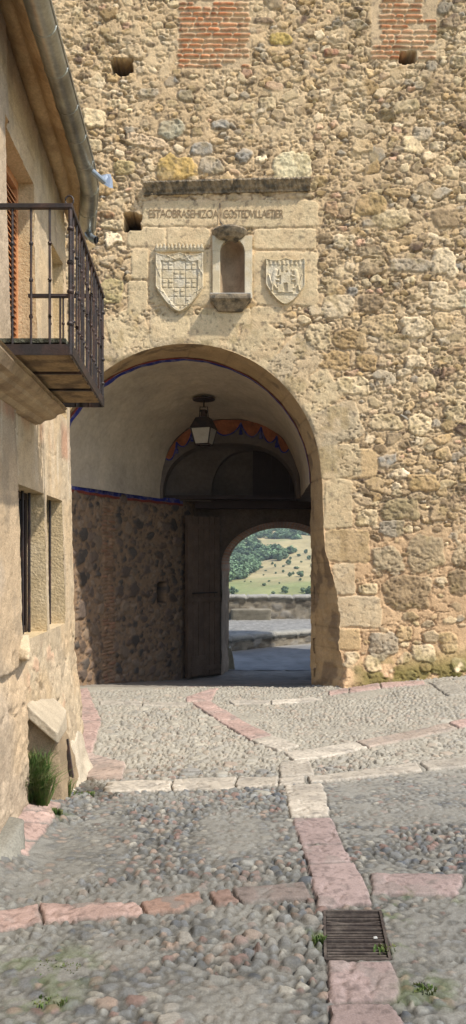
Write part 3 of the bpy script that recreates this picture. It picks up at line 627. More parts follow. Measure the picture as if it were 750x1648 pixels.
holed(15.9, -8, 8, -1.2, 11.2, 1, 'outer_wall', 'rubble2')
MB().box(-8, -7.7, GY+.05, 15.88, -1, 11.2).build('side_wall', 'rubble2', gate); MB().box(7.7, 8, GY+.05, 15.88, -1, 11.2).build('side_wall', 'rubble2', gate)

mb = MB(); rows = []
for yy, zz_ in ((10.1, 11.1), (13.2, 12.3), (16.3, 11.1)): rows.append([(x, yy, zz_+.05*abs(sin((x+8.3)*12))) for x in np.arange(-8.3, 8.31, .065)])
mb.sweep(rows).build('roof', 'tile', gate)
# passage floor
xs = spaced([(-2.7, .03), (2.6, 1)]); ys = spaced([(11.14, .02), (15.2, .03), (16.1, 1)]); X, Y = np.meshgrid(xs, ys)
hf = (fbm(X*12, Y*12, 160, 3)-.5)*.03; cl = np.array((.25, .225, .19))*(1+.6*(fbm(X*3, Y*3, 163, 4)-.5))[..., None]
st = ((np.abs((Y-11.9)-(X+.3)*.9) < .12) | (np.abs(Y-13.6-X*.3) < .10)); cl = np.where(st[..., None], np.array((.32, .24, .20)), cl)
tag(gridmesh('passage_floor', np.stack([X, Y, G(X, Y)+hf*(~st)-.012], -1), 'ground', col=cl), kind='structure')
# cornice over the inscription
def molding(px0, py0, px1, py1, prof, name, m, parent, gaps=()):
    rows = []
    n = 60
    for i in range(n+1):
        t_ = i/n; px = lerp(px0, px1, t_); py = lerp(py0, py1, t_); row = []
        for (o, dz) in prof: row.append((gx(px), GY-o-.006*math.sin(i*1.7+o*40)+random.uniform(-.003, .003), gz(py)+dz+random.uniform(-.004, .004)))
        rows.append(row)
    mb = MB(); mb.sweep(rows); mb.add(rows[0], [tuple(range(len(prof)))]); mb.add(rows[-1], [tuple(range(len(prof)))[::-1]]); return mb.build(name, m, parent)
prof = [(-.06, .050), (.13, .045), (.135, .022), (.11, .0), (.085, -.025), (.07, -.05), (.04, -.075), (.03, -.10), (-.06, -.105)]
cornice = molding(232, 304, 373, 300, prof, 'cornice', 'lichen', gate); molding(374, 300, 499, 297, prof, 'cornice', 'lichen', gate)
# inscription
def text(body, px0, px1, py, name):
    cu = bpy.data.curves.new(name, 'FONT'); cu.body = body; cu.size = .16; cu.extrude = .002; cu.offset = -.0015; cu.space_character = .86
    o = bpy.data.objects.new('tmp', cu); C.collection.objects.link(o); dg = bpy.context.evaluated_depsgraph_get(); me = bpy.data.meshes.new_from_object(o.evaluated_get(dg))
    bpy.data.objects.remove(o); n = len(me.vertices); co = np.zeros(n*3); me.vertices.foreach_get('co', co); co = co.reshape(-1, 3)
    sx = (px1-px0)*K/(co[:, 0].max()-co[:, 0].min()); sz = 12.5*K/(co[:, 1].max()-co[:, 1].min())
    X = gx(px0)+(co[:, 0]-co[:, 0].min())*sx; Z = gz(py)+(co[:, 1]-co[:, 1].min())*sz
    hy = W.at(W.H, X, Z); V = np.stack([X, GY-hy-.006-co[:, 2], Z], -1); me.vertices.foreach_set('co', V.astype(np.float32).ravel()); me.materials.clear()
    return link(name, me, 'carveddark', gate)
text('ESTAOBRASEHIZOA', 240, 352, 350.5, 'inscription'); text('COSTEDVILLAETIER', 360, 456, 350.5, 'inscription')
MB().tube([(gx(354), GY-.02, gz(328)), (gx(354), GY-.02, gz(357)), (gx(362), GY-.02, gz(369))], .007, 6).build('iron_clamp', 'iron', gate)
# niche
niche = MB(); rows = []; dpn = .26
for z_ in np.linspace(nzb-.02, nz0, 14): rows.append([(nx0+cos(a_)*nr, GY-.004+sin(a_)*dpn, z_) for a_ in np.linspace(0, pi, 25)])
for e in np.linspace(0, pi/2, 12)[1:]:
    rows.append([(nx0+cos(a_)*nr*cos(e), GY-.004+sin(a_)*dpn*cos(e)*(1+.08*(k % 2)), nz0+sin(e)*nr) for k, a_ in enumerate(np.linspace(0, pi, 25))])
M['nichest'] = mat('niche_stone', (.36, .26, .165), n1=(5, .2), n2=(50, .2), bump=((40, .4, .006),), tint=((.22, .15, .09), 4, .6))
nich = niche.sweep(rows).build('niche', 'nichest', gate, smooth=True)
for sx_ in (-1, 1):
    MB().box(nx0+sx_*(nr+.001)-(.11 if sx_ < 0 else 0), nx0+sx_*(nr+.001)+(.11 if sx_ > 0 else 0), GY-.05, GY+.05, nzb, nz0+.02).build('niche_jamb', 'carved', nich, bevel=.008)
rows = []
for k in range(25):                          # niche head: spandrel round the arch
    a_ = pi*k/24; ox, oz = cos(a_)*(nr+.11), sin(a_)*(nr+.11); ox = max(-nr-.11, min(nr+.11, ox*1.3)); oz = min(.215, oz*1.35)
    rows.append([(nx0+cos(a_)*nr, GY+.04, nz0+.02+sin(a_)*nr), (nx0+cos(a_)*nr, GY-.05, nz0+.02+sin(a_)*nr), (nx0+ox, GY-.05, nz0+.02+oz), (nx0+ox, GY+.04, nz0+.02+oz)])
MB().sweep(rows).build('niche_head', 'carved', nich)
rows = []                                    # shell canopy: half bowl, flat top
for (e, rr, dz) in ((0, 0.001, .035), (0, .245, .035), (0, .255, .01), (1, .225, -.045), (2, .17, -.095), (3, .06, -.12)):
    rows.append([(gx(370)+cos(a_)*rr, GY+.01-sin(a_)*rr*1.0, gz(377)+dz) for a_ in np.linspace(0, pi, 21)])
MB().sweep(rows).build('niche_canopy', 'lichen', nich)
rows = []
for (hw, o, z_) in ((.0, .0, gz(480)), (.285, .20, gz(480)), (.29, .205, gz(484)), (.285, .20, gz(488)), (.25, .15, gz(492)), (.21, .11, gz(497)), (.17, .06, gz(503)), (0, 0, gz(504))):
    rows.append([(gx(371)-hw, GY+.02, z_), (gx(371)-hw*.98, GY-o, z_), (gx(371)+hw*.98, GY-o, z_), (gx(371)+hw, GY+.02, z_)])
MB().sweep(rows).build('niche_sill', 'lichen', nich, bevel=.006)
MB().box(gx(339), gx(403), GY-.19, GY+.2, gz(480.5), gz(479)).build('sill_top', mat('pale_crust', (.48, .47, .43), n1=(9, .3), n2=(60, .3)), nich)
# coats of arms (carved reliefs)
def relief(pxa, pxb, pya, pyb, fn, name, lab):
    w_, h_ = (pxb-pxa)*K, (pyb-pya)*K; xs = np.linspace(0, 1, int(w_/.0055)); zs = np.linspace(0, 1, int(h_/.0055)); U, V = np.meshgrid(xs, zs)
    H, inside = fn(U, V); X = gx(pxa)+U*w_; Z = gz(pyb)+V*h_
    bs = W.at(W.H, X, Z); e = (fbm(X*40, Z*40, 170, 3)-.5)*.008
    kp = inside[:-1, :-1] | inside[1:, 1:] | inside[1:, :-1] | inside[:-1, 1:]
    o = gridmesh(name, np.stack([X, GY-np.where(inside, np.maximum(H+e, .0)*.8+.012, -.02), Z], -1), 'carved', gate, keep=kp); o['label'] = lab; return o
def outline(U, V):
    hw = np.where(V > .42, .5, .5*np.sqrt(np.clip((V-.0)/.42, 0, 1))**1.15)
    top = 1-.05*np.abs(np.sin((U-.5)*2*pi))*1.0
    return np.minimum(hw-np.abs(U-.5), np.minimum((top-V), 9))
def sh1(U, V):
    Vs = V/.88; d = outline(U, Vs); ins = d > 0; H = .062*sm(0, .02, d)
    H -= .022*sm(.115, .125, d)+.0
    rim = np.exp(-((d-.02)/.012)**2)*.010; H += rim
    cx_ = (U-.14)/.72*3; cy_ = (Vs-.10)/.74*5; ci = np.floor(cx_); cj = np.floor(cy_); fx = cx_-ci; fy = cy_-cj
    f = (d > .12)
    chk = ((ci+cj) % 2 == 0)
    cell = np.where(chk, .010*(np.abs(fx-.5) > .07)*(np.abs(fy-.5) > .07)*(np.minimum(fx, 1-fx) > .06)*(np.minimum(fy, 1-fy) > .06)*(1+.3*np.sin(fx*12)), .004)
    lines = (np.minimum(fx, 1-fx) < .03) | (np.minimum(fy, 1-fy) < .035)
    H += f*(cell-.006*lines)
    bd = (d > .02) & (d < .11)
    th = np.arctan2(Vs-.5, (U-.5)*1.0)*8/ (2*pi); ft = th-np.floor(th)-.5; rd = (d-.065)/.045
    sal = (np.abs(np.abs(ft*5)-np.abs(rd)) < .22) & (np.abs(ft) < .22)
    H += bd*sal*.012
    cr = (V > .89); k = U*13; fk = k-np.floor(k)
    crh = .035+.018*(fk > .25)*(fk < .8)*(V > .925)-.012*(V < .905); ci_ = cr & (U > -.01) & (V < .955+.045*np.abs(np.sin(U*13*pi/1)))
    return np.where(cr, crh, H), ins | ci_
def cap(U, V, x0, y0, x1, y1, r, h, asp=1.16):
    ex, ey = (x1-x0), (y1-y0)*asp; t = np.clip(((U-x0)*ex+(V-y0)*asp*ey)/(ex*ex+ey*ey+1e-9), 0, 1); d = np.hypot(U-x0-t*ex, (V-y0)*asp-t*ey)/r; return h*np.sqrt(np.clip(1-d*d, 0, 1))
def sh2(U, V):
    d = outline(U, V); ins = d > 0; H = .055*sm(0, .02, d)-.016*sm(.03, .04, d)+np.exp(-((d-.015)/.01)**2)*.005
    tw = ((np.abs(U-.5) < .12) & (V > .28) & (V < .66)) | ((np.abs(U-.5) < .17) & (V > .62) & (V < .74) & (np.floor((U-.33)*18) % 2 == 0)) | ((np.abs(U-.5) < .15) & (V > .60) & (V < .67)) | ((np.abs(U-.5) < .07) & (V > .7) & (V < .86)) | ((np.abs(U-.5) < .20) & (V > .24) & (V < .42))
    H += .022*tw; H -= .03*((np.abs(U-.5) < .045) & (V > .26) & (V < .44))
    for s_ in (-1, 1):
        q = lambda *a: cap(U, V, .5+s_*a[0], a[1], .5+s_*a[2], a[3], a[4], .028)
        H += np.maximum.reduce([q(.27, .62, .31, .42, .065), q(.24, .70, .26, .66, .06), q(.25, .58, .16, .60, .025), q(.27, .52, .17, .50, .025), q(.30, .42, .22, .33, .03), q(.32, .42, .34, .30, .028), q(.35, .42, .42, .62, .018)])
    H += .006*((V > .2) & (V < .235)); H += .014*(np.sin(U*60) > 0)*(V > .84)*(V < .93)
    return H, ins
relief(250, 328, 394, 503, sh1, 'coat_of_arms', 'large carved shield with chequered field and crown')
relief(427, 491, 416, 491, sh2, 'coat_of_arms', 'small carved shield with castle and two lions')
# dark open-jointed plank door leaf, swung open inwards
hx, hy = -.30, 15.06; fx_, fy_ = -.925, 14.50; zb_ = float(G(fx_, fy_))+.02; zt = 2.56
dv = Vector((fx_-hx, fy_-hy, 0)); Ld = dv.length; du = dv.normalized(); dn = Vector((-du.y, du.x, 0))
if dn.y > 0: dn = -dn
def dbox(mb, a0, a1, z0, z1, t0, t1):
    pts = [Vector((hx, hy, 0))+du*a+dn*t for a, t in ((a0, t0), (a1, t0), (a1, t1), (a0, t1))]
    return mb.hexa([(p.x, p.y, z0) for p in pts], [(p.x, p.y, z1) for p in pts])
leaf = MB()
for k in range(6): dbox(leaf, k*Ld/6+.004, (k+1)*Ld/6-.006, zb_+rng.uniform(0, .03), zt-rng.uniform(0, .02), .0, .05)
leaf = leaf.build('gate_door', 'wood', gate, bevel=.006)
for z_ in (zb_+.12, .85, 2.3): dbox(MB(), 0, Ld, z_, z_+.09, .052, .075).build('batten', 'wood', leaf, bevel=.004)
dbox(MB(), Ld-.07, Ld, zb_, zt, -.03, .062).build('door_post', 'wood', leaf, bevel=.004)
dbox(MB(), .1, Ld-.1, 1.02, 1.045, .076, .10).build('bolt', 'iron', leaf)
dbox(MB(), Ld-.48, Ld-.1, zb_+.05, zb_+.42, .052, .07).build('patch_board', 'palewood' if False else 'wood', leaf)
# lantern
lx, ly = P(328, 640, 12.8)[0], 12.8
tv = (ly-YV0)/(YV1-YV0); c_, hw_, r_ = vsec(tv); vz = SZ+r_*sqrt(1-((lx-c_)/hw_)**2)
lan = empty('lantern', (lx, ly, P(0, 718, ly)[2])); tag(lan, 'black metal lantern with tapering glass panes hanging from the vaulted passage ceiling', 'lantern')
def zl(py): return P(0, py, ly)[2]
MB().tube([(lx, ly, vz+.02), (lx, ly, vz-.03), (lx, ly, vz-.05)], [.05, .20, .19], 20).build('ceiling_plate', 'iron', lan)
MB().tube([(lx, ly, vz), (lx, ly, zl(655))], .012, 6).build('rod', 'iron', lan)
MB().tube([(lx-.075, ly, zl(671)), (lx-.065, ly, zl(655)), (lx+.065, ly, zl(655)), (lx+.075, ly, zl(671))], .010, 6).build('hanger', 'iron', lan)
def ring4(r, z, a0=.5): r *= .87; return [(lx+r*1.414*cos(a0+pi/2*k), ly+r*1.414*sin(a0+pi/2*k), z) for k in range(4)]
mb = MB(); R = [ring4(r, z) for r, z in ((.215, zl(689)), (.20, zl(686)), (.13, zl(673)), (.05, zl(671)), (.05, zl(664)), (.065, zl(663)), (.055, zl(660)), (.01, zl(659)))]
for i in range(len(R)-1): mb.add(R[i]+R[i+1], [(k, (k+1) % 4, 4+(k+1) % 4, 4+k) for k in range(4)])
mb.build('cap', 'iron', lan)
T4, B4 = ring4(.205, zl(690)), ring4(.135, zl(716))
for k in range(4):
    MB().add([T4[k], T4[(k+1) % 4], B4[(k+1) % 4], B4[k]], [(0, 1, 2, 3)]).build('glass_pane', 'glass', lan)
    mb = MB(); mb.tube([T4[k], B4[k]], .013, 6); mb.tube([T4[k], T4[(k+1) % 4]], .012, 6); mb.tube([B4[k], B4[(k+1) % 4]], .015, 6); mb.build('frame_bar', 'iron', lan)

# ================= LEFT HOUSE =================
house = empty('stone_house', (-1.6, 4.5, 0)); tag(house, 'sunlit cream stone house with iron balcony beside the gate passage', 'house')
def wx(y, z): return -1.286-.0235*y-.025*(z-1.2)
def WY(px): return 1.286/((375-px)/F0-.0235)   # distance along facade seen at photo column px
yA, yB = WY(36), WY(76); yC, yD = WY(80), WY(105); zW0, zW1 = 1.15, 2.20
dA, dB, dZ0, dZ1 = WY(20), 5.55, 2.84, 4.52
sA, sB, sZ0, sZ1 = 6.14, 6.62, 2.95, 4.34
YE = 6.80
HF = Field(2.4, 7.0, -.4, 5.6, .010, (.58, .475, .325))
def yz(px, py): y = WY(px); return y, EYE+(900-py)/F0*y
n_ = fbm(HF.X*2.2, HF.Z*2.2, 200, 4); HF.C *= (1+.35*(n_-.5))[..., None].astype(np.float32)
zone = sm(4.84, 4.80, HF.X)+sm(4.9, 4.86, HF.X)*sm(1.0, .95, HF.Z); zone = np.clip(zone, 0, 1)
rub = sm(1.15, .95, HF.Z+.2*(fbm(HF.X*3, HF.Z*3, 207, 3)-.5))
for (k_, r0, r1) in ((90, .06, .12), (500, .03, .06), (1500, .012, .03)):
    for _ in range(k_):
        x, z = rng.uniform(2.4, 7), rng.uniform(-.4, 1.1); r = rng.uniform(r0, r1)
        HF.stamp(x, z, r, r*rng.uniform(.5, .9), rng.normal(0, .2), h=r*rng.uniform(.08, .2), col=[CREAM, (.54, .38, .26), (.50, .42, .30), (.42, .33, .22), (.56, .47, .34)][rng.integers(5)], ov=.1, groove=.012, soft=.15, rough=.8, poly=True)
smf = sm(.33, .48, fbm(HF.X*4, HF.Z*4, 208, 4)); HF.H *= (.55*rub*(1-.75*smf)).astype(np.float32)
HF.C = lerp(HF.C, np.array((.51, .42, .295), np.float32), ((rub*smf+(1-rub))*.75)[..., None])
HF.H += ((fbm(HF.X*7, HF.Z*7, 210, 4)-.5)*(.012+.018*rub)+(fbm(HF.X*40, HF.Z*40, 214, 3)-.5)*(.006+.008*rub)).astype(np.float32)
pit = sm(.66, .72, fbm(HF.X*16, HF.Z*12, 217, 3))*(.25+.75*rub); HF.H -= (pit*.02).astype(np.float32); HF.C = lerp(HF.C, np.array((.28, .22, .16), np.float32), (pit*.5)[..., None])
def groove(pts, wd=.006, dp=.014, c=(.12, .09, .06)):
    for (a, b) in zip(pts[:-1], pts[1:]):
        a = np.array(a); b = np.array(b); e = b-a; t_ = np.clip(((HF.X-a[0])*e[0]+(HF.Z-a[1])*e[1])/(e@e), 0, 1)
        d = np.hypot(HF.X-a[0]-t_*e[0]+HF.wx*.05, HF.Z-a[1]-t_*e[1]+HF.wz*.05); k_ = np.exp(-(d/wd)**2); HF.H[:] -= (dp*k_).astype(np.float32); HF.C[:] = lerp(HF.C, np.array(c, np.float32), (k_*.8)[..., None])
groove([yz(-60, 645), yz(0, 674), yz(28, 691), yz(56, 710), yz(84, 727), yz(112, 741)]); groove([yz(-60, 600), yz(0, 631), yz(60, 664)], .005, .008)
groove([yz(22, 773), yz(36, 781)], .006); groove([yz(103, 802), yz(118, 806)], .005); groove([yz(20, 690), yz(21, 1010)], .006, .01)
groove([yz(2, 160), yz(20, 205)], .008, .02); groove([yz(12, 90), yz(30, 140), yz(60, 225), yz(75, 262)], .010, .02); groove([yz(62, 297), yz(88, 352)], .005, .01)
groove([(yB+.04, 1.1), (yB+.05, .8)], .012, .04, (.05, .04, .03)); groove([(yD+.02, 2.2), (yD+.02, 1.15)], .004, .006)
HF.C = lerp(HF.C, np.array((.45, .365, .27), np.float32)*(1+.5*(fbm(HF.X*8, HF.Z*5, 205, 4)-.5))[..., None].astype(np.float32), (zone*.8)[..., None])
sx_ = HF.X; pk = sm(2.55, 2.62, HF.Z)*sm(2.95, 2.8, HF.Z)*sm(.45, .58, fbm(HF.X*5, HF.Z*2, 220, 4)); HF.C = lerp(HF.C, np.array((.42, .19, .12), np.float32), (pk*.55)[..., None])
wl = sm(.52, .62, fbm(HF.X*9, HF.Z*.8, 224, 3))*sm(2.2, 2.3, HF.Z)*sm(2.9, 2.8, HF.Z); HF.C = lerp(HF.C, np.array((.66, .60, .48), np.float32), (wl*.5)[..., None])
yl = sm(.5, .65, fbm(HF.X*1.5, HF.Z*1.5, 228, 3)); HF.C = lerp(HF.C, np.array((.60, .43, .24), np.float32), (yl*.35)[..., None])
HF.C *= np.array((.86, .83, .80), np.float32)
spt = sm(.56, .66, fbm(HF.X*6, HF.Z*3.5, 233, 5)); HF.C = lerp(HF.C, np.array((.27, .215, .15), np.float32), (spt*.45)[..., None])
ygr = np.unique(np.round(np.concatenate([spaced([(-3, .6), (2.4, .06), (4.3, .012), (YE, 1)]), [yA, yB, yC, yD, dA, dB, sA, sB]]), 5))
zgr = np.unique(np.round(np.concatenate([spaced([(-.4, .014), (3.0, .016), (5.5, 1)]), [zW0, zW1, dZ0, dZ1, sZ0, sZ1]]), 5))
Yg, Zg_ = np.meshgrid(ygr, zgr)
hh = HF.at(HF.H, np.clip(Yg, 2.41, 6.95), Zg_); cc = HF.at(HF.C, np.where(Yg < 2.5, 2.5+(2.5-Yg) % 2, Yg), Zg_)
step = .035*sm(4.80, 4.77, Yg)*(Zg_ > 1.0)+.04*sm(4.92, 4.84, Yg)*sm(1.02, .75, Zg_)
rnd = -.05*np.clip((Yg-(YE-.06))/.06, 0, 1)**2
belly = .06*sm(1.0, .1, Zg_)*sm(5.2, 6.2, Yg)*sm(0, .5, fbm(Yg*2, Zg_*2, 230, 2))
Xh = wx(Yg, Zg_)+hh+step+rnd+belly
opens = [(yA, yB, zW0, zW1), (yC, yD, zW0, zW1), (dA, dB, dZ0, dZ1), (sA, sB, sZ0, sZ1)]
cy = (Yg[:-1, :-1]+Yg[1:, 1:])/2; cz_ = (Zg_[:-1, :-1]+Zg_[1:, 1:])/2; kp = np.ones(cy.shape, bool)
for (a_, b_, c2, d2) in opens: kp &= ~((cy > a_) & (cy < b_) & (cz_ > c2) & (cz_ < d2))
gridmesh('facade', np.stack([Xh, Yg, Zg_], -1), 'rubble', house, cc, kp)
# end wall and body
zz = zgr; xx = np.linspace(0, 1, 60)**2*5
Xe, Ze = np.meshgrid(xx, zz); he = (fbm(Xe*6, Ze*6, 240, 4)-.5)*.04*np.minimum(1, Xe*8)
edge = Xh[:, -1][:, None]; gridmesh('end_wall', np.stack([edge-Xe, YE+he, Ze], -1), 'rubble', house, np.broadcast_to(np.array((.48, .38, .26)), Xe.shape+(3,))*(1+.5*(fbm(Xe*3, Ze*3, 244, 4)-.5))[..., None])
MB().box(-6.5, -6.4, -3, YE-.1, -.4, 5.3).build('rear_wall', 'plain', house); MB().box(-6.5, -1.3, -3.1, -3.0, -.4, 5.3).build('side_wall', 'plain', house)
M['reveal'] = mat('reveal_stone', (.50, .385, .225), n1=(5, .2), n2=(60, .25), bump=((50, .8, .01), (15, .4, .01)), rough=.95, tint=((.58, .47, .31), 3, .6))
def reveal(o, dep, name):
    a_, b_, c2, d2 = o; mb = MB(); f = lambda y, z, k: (wx(y, z)+(.004 if k == 0 else -dep), y, z)
    for p, q in (((a_, c2), (b_, c2)), ((b_, c2), (b_, d2)), ((b_, d2), (a_, d2)), ((a_, d2), (a_, c2))):
        n = 12; rows = []
        for i in range(n+1):
            y, z = lerp(p[0], q[0], i/n), lerp(p[1], q[1], i/n)
            j = min(range(len(ygr)), key=lambda k: abs(ygr[k]-y)); m_ = min(range(len(zgr)), key=lambda k: abs(zgr[k]-z))
            rows.append([(float(Xh[m_, j]), y, z), (wx(y, z)-dep*.5, y, z), (wx(y, z)-dep, y, z)])
        mb.sweep(rows)
    return mb.build(name, 'reveal', house)
def interior(o, dep):
    a_, b_, c2, d2 = o; x = wx(b_, c2)-dep
    MB().add([(x-.02, a_-.15, c2-.1), (x-.02, b_+.15, c2-.1), (x-.02, b_+.15, d2+.1), (x-.02, a_-.15, d2+.1)], [(0, 1, 2, 3)])
for i in (0, 1):
    o = opens[i]; wn = reveal(o, .15, 'window')
    x = wx(o[1], 1.7)-.15
    for (a_, b_, c2, d2) in ((o[0], o[0]+.05, o[2], o[3]), (o[1]-.05, o[1], o[2], o[3]), (o[0]+.05, o[1]-.05, o[3]-.05, o[3]), (o[0]+.05, o[1]-.05, o[2], o[2]+.05), ((o[0]+o[1])/2-.03, (o[0]+o[1])/2+.03, o[2]+.05, o[3]-.05)):
        MB().box(x-.04, x+.012, a_, b_, c2, d2).build('window_frame', 'darkwood', wn, bevel=.004)
    MB().box(x-.03, x-.015, o[0]+.05, o[1]-.05, o[2]+.05, o[3]-.05).build('glass_pane', 'pane', wn)
    for k in range(4):
        yb = lerp(o[0], o[1], (k+.6)/4); MB().tube([(x+.045, yb, o[2]), (x+.045, yb, o[3])], .011, 6).build('window_bar', 'iron', wn)
def shutter(o, dep, m, name, lab):
    a_, b_, c2, d2 = o; rv = reveal(o, dep+.03, name); rv['label'] = lab; x = wx(b_, 3)-dep-.05
    half = (a_+b_)/2
    for (p, q) in ((a_, half-.004), (half+.004, b_)):
        mb = MB(); fr = .035
        for (e, f, g, h) in ((p, p+fr, c2, d2), (q-fr, q, c2, d2), (p+fr, q-fr, c2, c2+.06), (p+fr, q-fr, d2-.06, d2)): mb.box(x-.02, x+.02, e, f, g, h)
        z = c2+.07
        while z < d2-.1:
            mb.hexa([(x+.016, p+fr, z), (x+.016, q-fr, z), (x-.018, q-fr, z+.03), (x-.018, p+fr, z+.03)], [(x+.018, p+fr, z+.008), (x+.018, q-fr, z+.008), (x-.016, q-fr, z+.038), (x-.016, p+fr, z+.038)]); z += .042
        mb.build('louvred_shutter', m, rv)
    MB().box(x-.04, x-.03, a_-.02, b_+.02, c2, d2).build('dark_backing', 'hole', rv)
shutter(opens[2], .12, 'orange', 'balcony_door', 'balcony door with orange louvred shutters')
shutter(opens[3], .10, 'palewood', 'upper_window', 'upper window with pale louvred shutters')
# eave moulding and roof
def ze(y): return 5.26-.159*(y-4.74)
gpt = [(4.3, -1.145, 4.95), (6.0, -1.205, 4.90), (6.3, -1.225, 4.86), (6.95, -1.375, 4.78)]
def gut(y):
    if y < 4.3: return (-1.145+.035*(4.3-y), 4.95+.03*(4.3-y))
    return (np.interp(y, [g[0] for g in gpt], [g[1] for g in gpt]), np.interp(y, [g[0] for g in gpt], [g[2] for g in gpt]))
rows = []
for y in np.arange(-3, 6.98, .04):
    gx_, gz_ = gut(y); w0 = wx(min(y, YE), 5)-.02; z0 = ze(max(y, 3))-.02; x1 = gx_-.055; z1 = gz_+.04; row = []
    jn_ = .012 if (y*1.0) % .62 < .045 else 0
    for k in range(17):
        u = k/16; bul = .05*abs(sin(u*pi*2))**.7+.012*float(fbm(np.array([y*4]), np.array([u*6]), 250, 3)[0]); row.append((lerp(w0, x1, u)+.0, y, lerp(z0, z1, u)-bul+jn_*1.5+.01))
    rows.append(row)
MB().sweep(rows).build('eave_moulding', 'eave', house, smooth=True)
rows = []
for y in np.arange(-3.2, 7.05, .035):
    gx_, gz_ = gut(min(y, 6.95)); rows.append([(gx_-.03, y, gz_+.09+.03*abs(sin(y*14))), (-4, y, gz_+1.5+.03*abs(sin(y*14))), (-6.9, y, gz_+.1)])
MB().sweep(rows).build('roof', 'tile', house)
# gutter
ysg = list(np.arange(-2, 6.96, .05)); rows = []
R_ = .074
for y in ysg:
    gx_, gz_ = gut(y); rows.append([(gx_+cos(a_)*R_, y, gz_+.01+sin(a_)*R_) for a_ in np.linspace(pi*.98, 2*pi+.02, 15)]+[(gx_+R_+.012, y, gz_+.018), (gx_+R_+.006, y, gz_+.004)])
g_ = MB().sweep(rows); g_.add(rows[-1][:15], [tuple(range(15))]); gutter = g_.build('gutter', 'zinc', house, smooth=True)
s_ = gutter.modifiers.new('s', 'SOLIDIFY'); s_.thickness = .003
for y in [2.6, 3.0, 3.4, 3.8, 4.15, 4.5, 4.87, 5.25, 5.6, 5.95, 6.3, 6.62]:
    gx_, gz_ = gut(y); MB().tube([(gx_+cos(a_)*(R_+.003), y, gz_+.01+sin(a_)*(R_+.003)) for a_ in np.linspace(pi, 2*pi, 15)], .0045, 5).build('gutter_hook', 'zinc', gutter)
a0 = Vector(P(139, 267, 6.0)); a1 = Vector(P(168, 293, 6.12)); MB().tube([a0, a1], .023, 12).build('overflow_spout', 'galv', gutter, smooth=False)
mb = MB(); e1 = a1-(a1-a0)*.25; mb.hexa([P(160, 285, 6.12), P(166, 296, 6.12), P(176, 302, 6.10), P(182, 303, 6.13)], [P(164, 281, 6.22), P(172, 280, 6.22), P(178, 280, 6.25), P(181, 290, 6.2)]); mb.build('spout_mouth', 'galv', gutter)
q = [P(139, 352, 6.88), P(140, 366, 6.88), P(142, 377, 6.87), P(148, 384, 6.85), P(155, 386.5, 6.83)]
MB().tube([(q[0][0], q[0][1], q[0][2]+.08)]+q, .034, 12, cap=False).build('outlet_elbow', 'galv', gutter, smooth=True); MB().tube([q[-1], P(155.6, 386.6, 6.83)], .031, 12).build('outlet_mouth', 'hole', gutter)
# balcony
bal = empty('balcony', (0, 0, 0)); bal.parent = house; bal.location = -Vector((-1.6, 4.5, 0))
def bo(y): return -.88-.0487*(y-4.0)
bz0, bz1, by0, by1 = 2.815, 3.605, 4.0, 5.36
bx_in = -1.42
slab_pts = [(bx_in, by0), (bo(by0), by0), (bo(by1), by1), (bx_in-.02, by1)]
M['balslab'] = mat('balcony_floor_stone', (.32, .22, .11), n1=(6, .35), n2=(40, .3), bump=((20, .7, .012),), tint=((.09, .06, .035), 6, .9))
for k in range(3):
    ya, yb = lerp(by0+.02, by1-.02, k/3)+.012, lerp(by0+.02, by1-.02, (k+1)/3)-.012
    MB().hexa([(bx_in, ya, bz0+.012), (bo(ya)-.02, ya, bz0+.012), (bo(yb)-.02, yb, bz0+.012), (bx_in, yb, bz0+.012)], [(bx_in, ya, bz0+.06), (bo(ya)-.02, ya, bz0+.06), (bo(yb)-.02, yb, bz0+.06), (bx_in, yb, bz0+.06)]).build('floor_slab', 'balslab', bal, bevel=.006)
    MB().box(bx_in, bo(ya)-.01, ya-.016-.004, ya-.002, bz0, bz0+.05).build('joist', 'iron', bal)
for a_, b_ in zip(slab_pts[:3], slab_pts[1:]):
    a_ = Vector((*a_, 0)); b_ = Vector((*b_, 0)); d_ = (b_-a_).normalized(); n_v = Vector((d_.y, -d_.x, 0))*.014
    MB().hexa([tuple(a_+Vector((0, 0, bz0-.012))), tuple(b_+Vector((0, 0, bz0-.012))), tuple(b_+n_v+Vector((0, 0, bz0-.012))), tuple(a_+n_v+Vector((0, 0, bz0-.012)))], [tuple(a_+Vector((0, 0, bz0+.045))), tuple(b_+Vector((0, 0, bz0+.045))), tuple(b_+n_v+Vector((0, 0, bz0+.045))), tuple(a_+n_v+Vector((0, 0, bz0+.045)))]).build('edge_iron', 'iron', bal)
MB().box(bx_in, bo(by0)-.03, by0+.015, by0+.09, bz0+.062, bz0+.085).build('mossy_edge', mat('mossy_mortar', (.10, .10, .07), n1=(30, .6), n2=(80, .5), bump=((70, 1, .02),)), bal)
rail = [(bx_in-.05, by0), (bo(by0), by0), (bo(by1), by1), (bx_in-.05, by1)]
mb = MB()
for a_, b_ in zip(rail[:3], rail[1:]):
    a_ = Vector((*a_, 0)); b_ = Vector((*b_, 0)); d_ = (b_-a_).normalized(); n_v = Vector((d_.y, -d_.x, 0))*.014
    lo, hi = Vector((0, 0, bz1-.010)), Vector((0, 0, bz1+.016)); e = d_*.013
    mb.hexa([tuple(a_-n_v-e+lo), tuple(b_-n_v+e+lo), tuple(b_+n_v+e+lo), tuple(a_+n_v-e+lo)], [tuple(a_-n_v-e+hi), tuple(b_-n_v+e+hi), tuple(b_+n_v+e+hi), tuple(a_+n_v-e+hi)])
mb.build('handrail', 'iron', bal, bevel=.003)
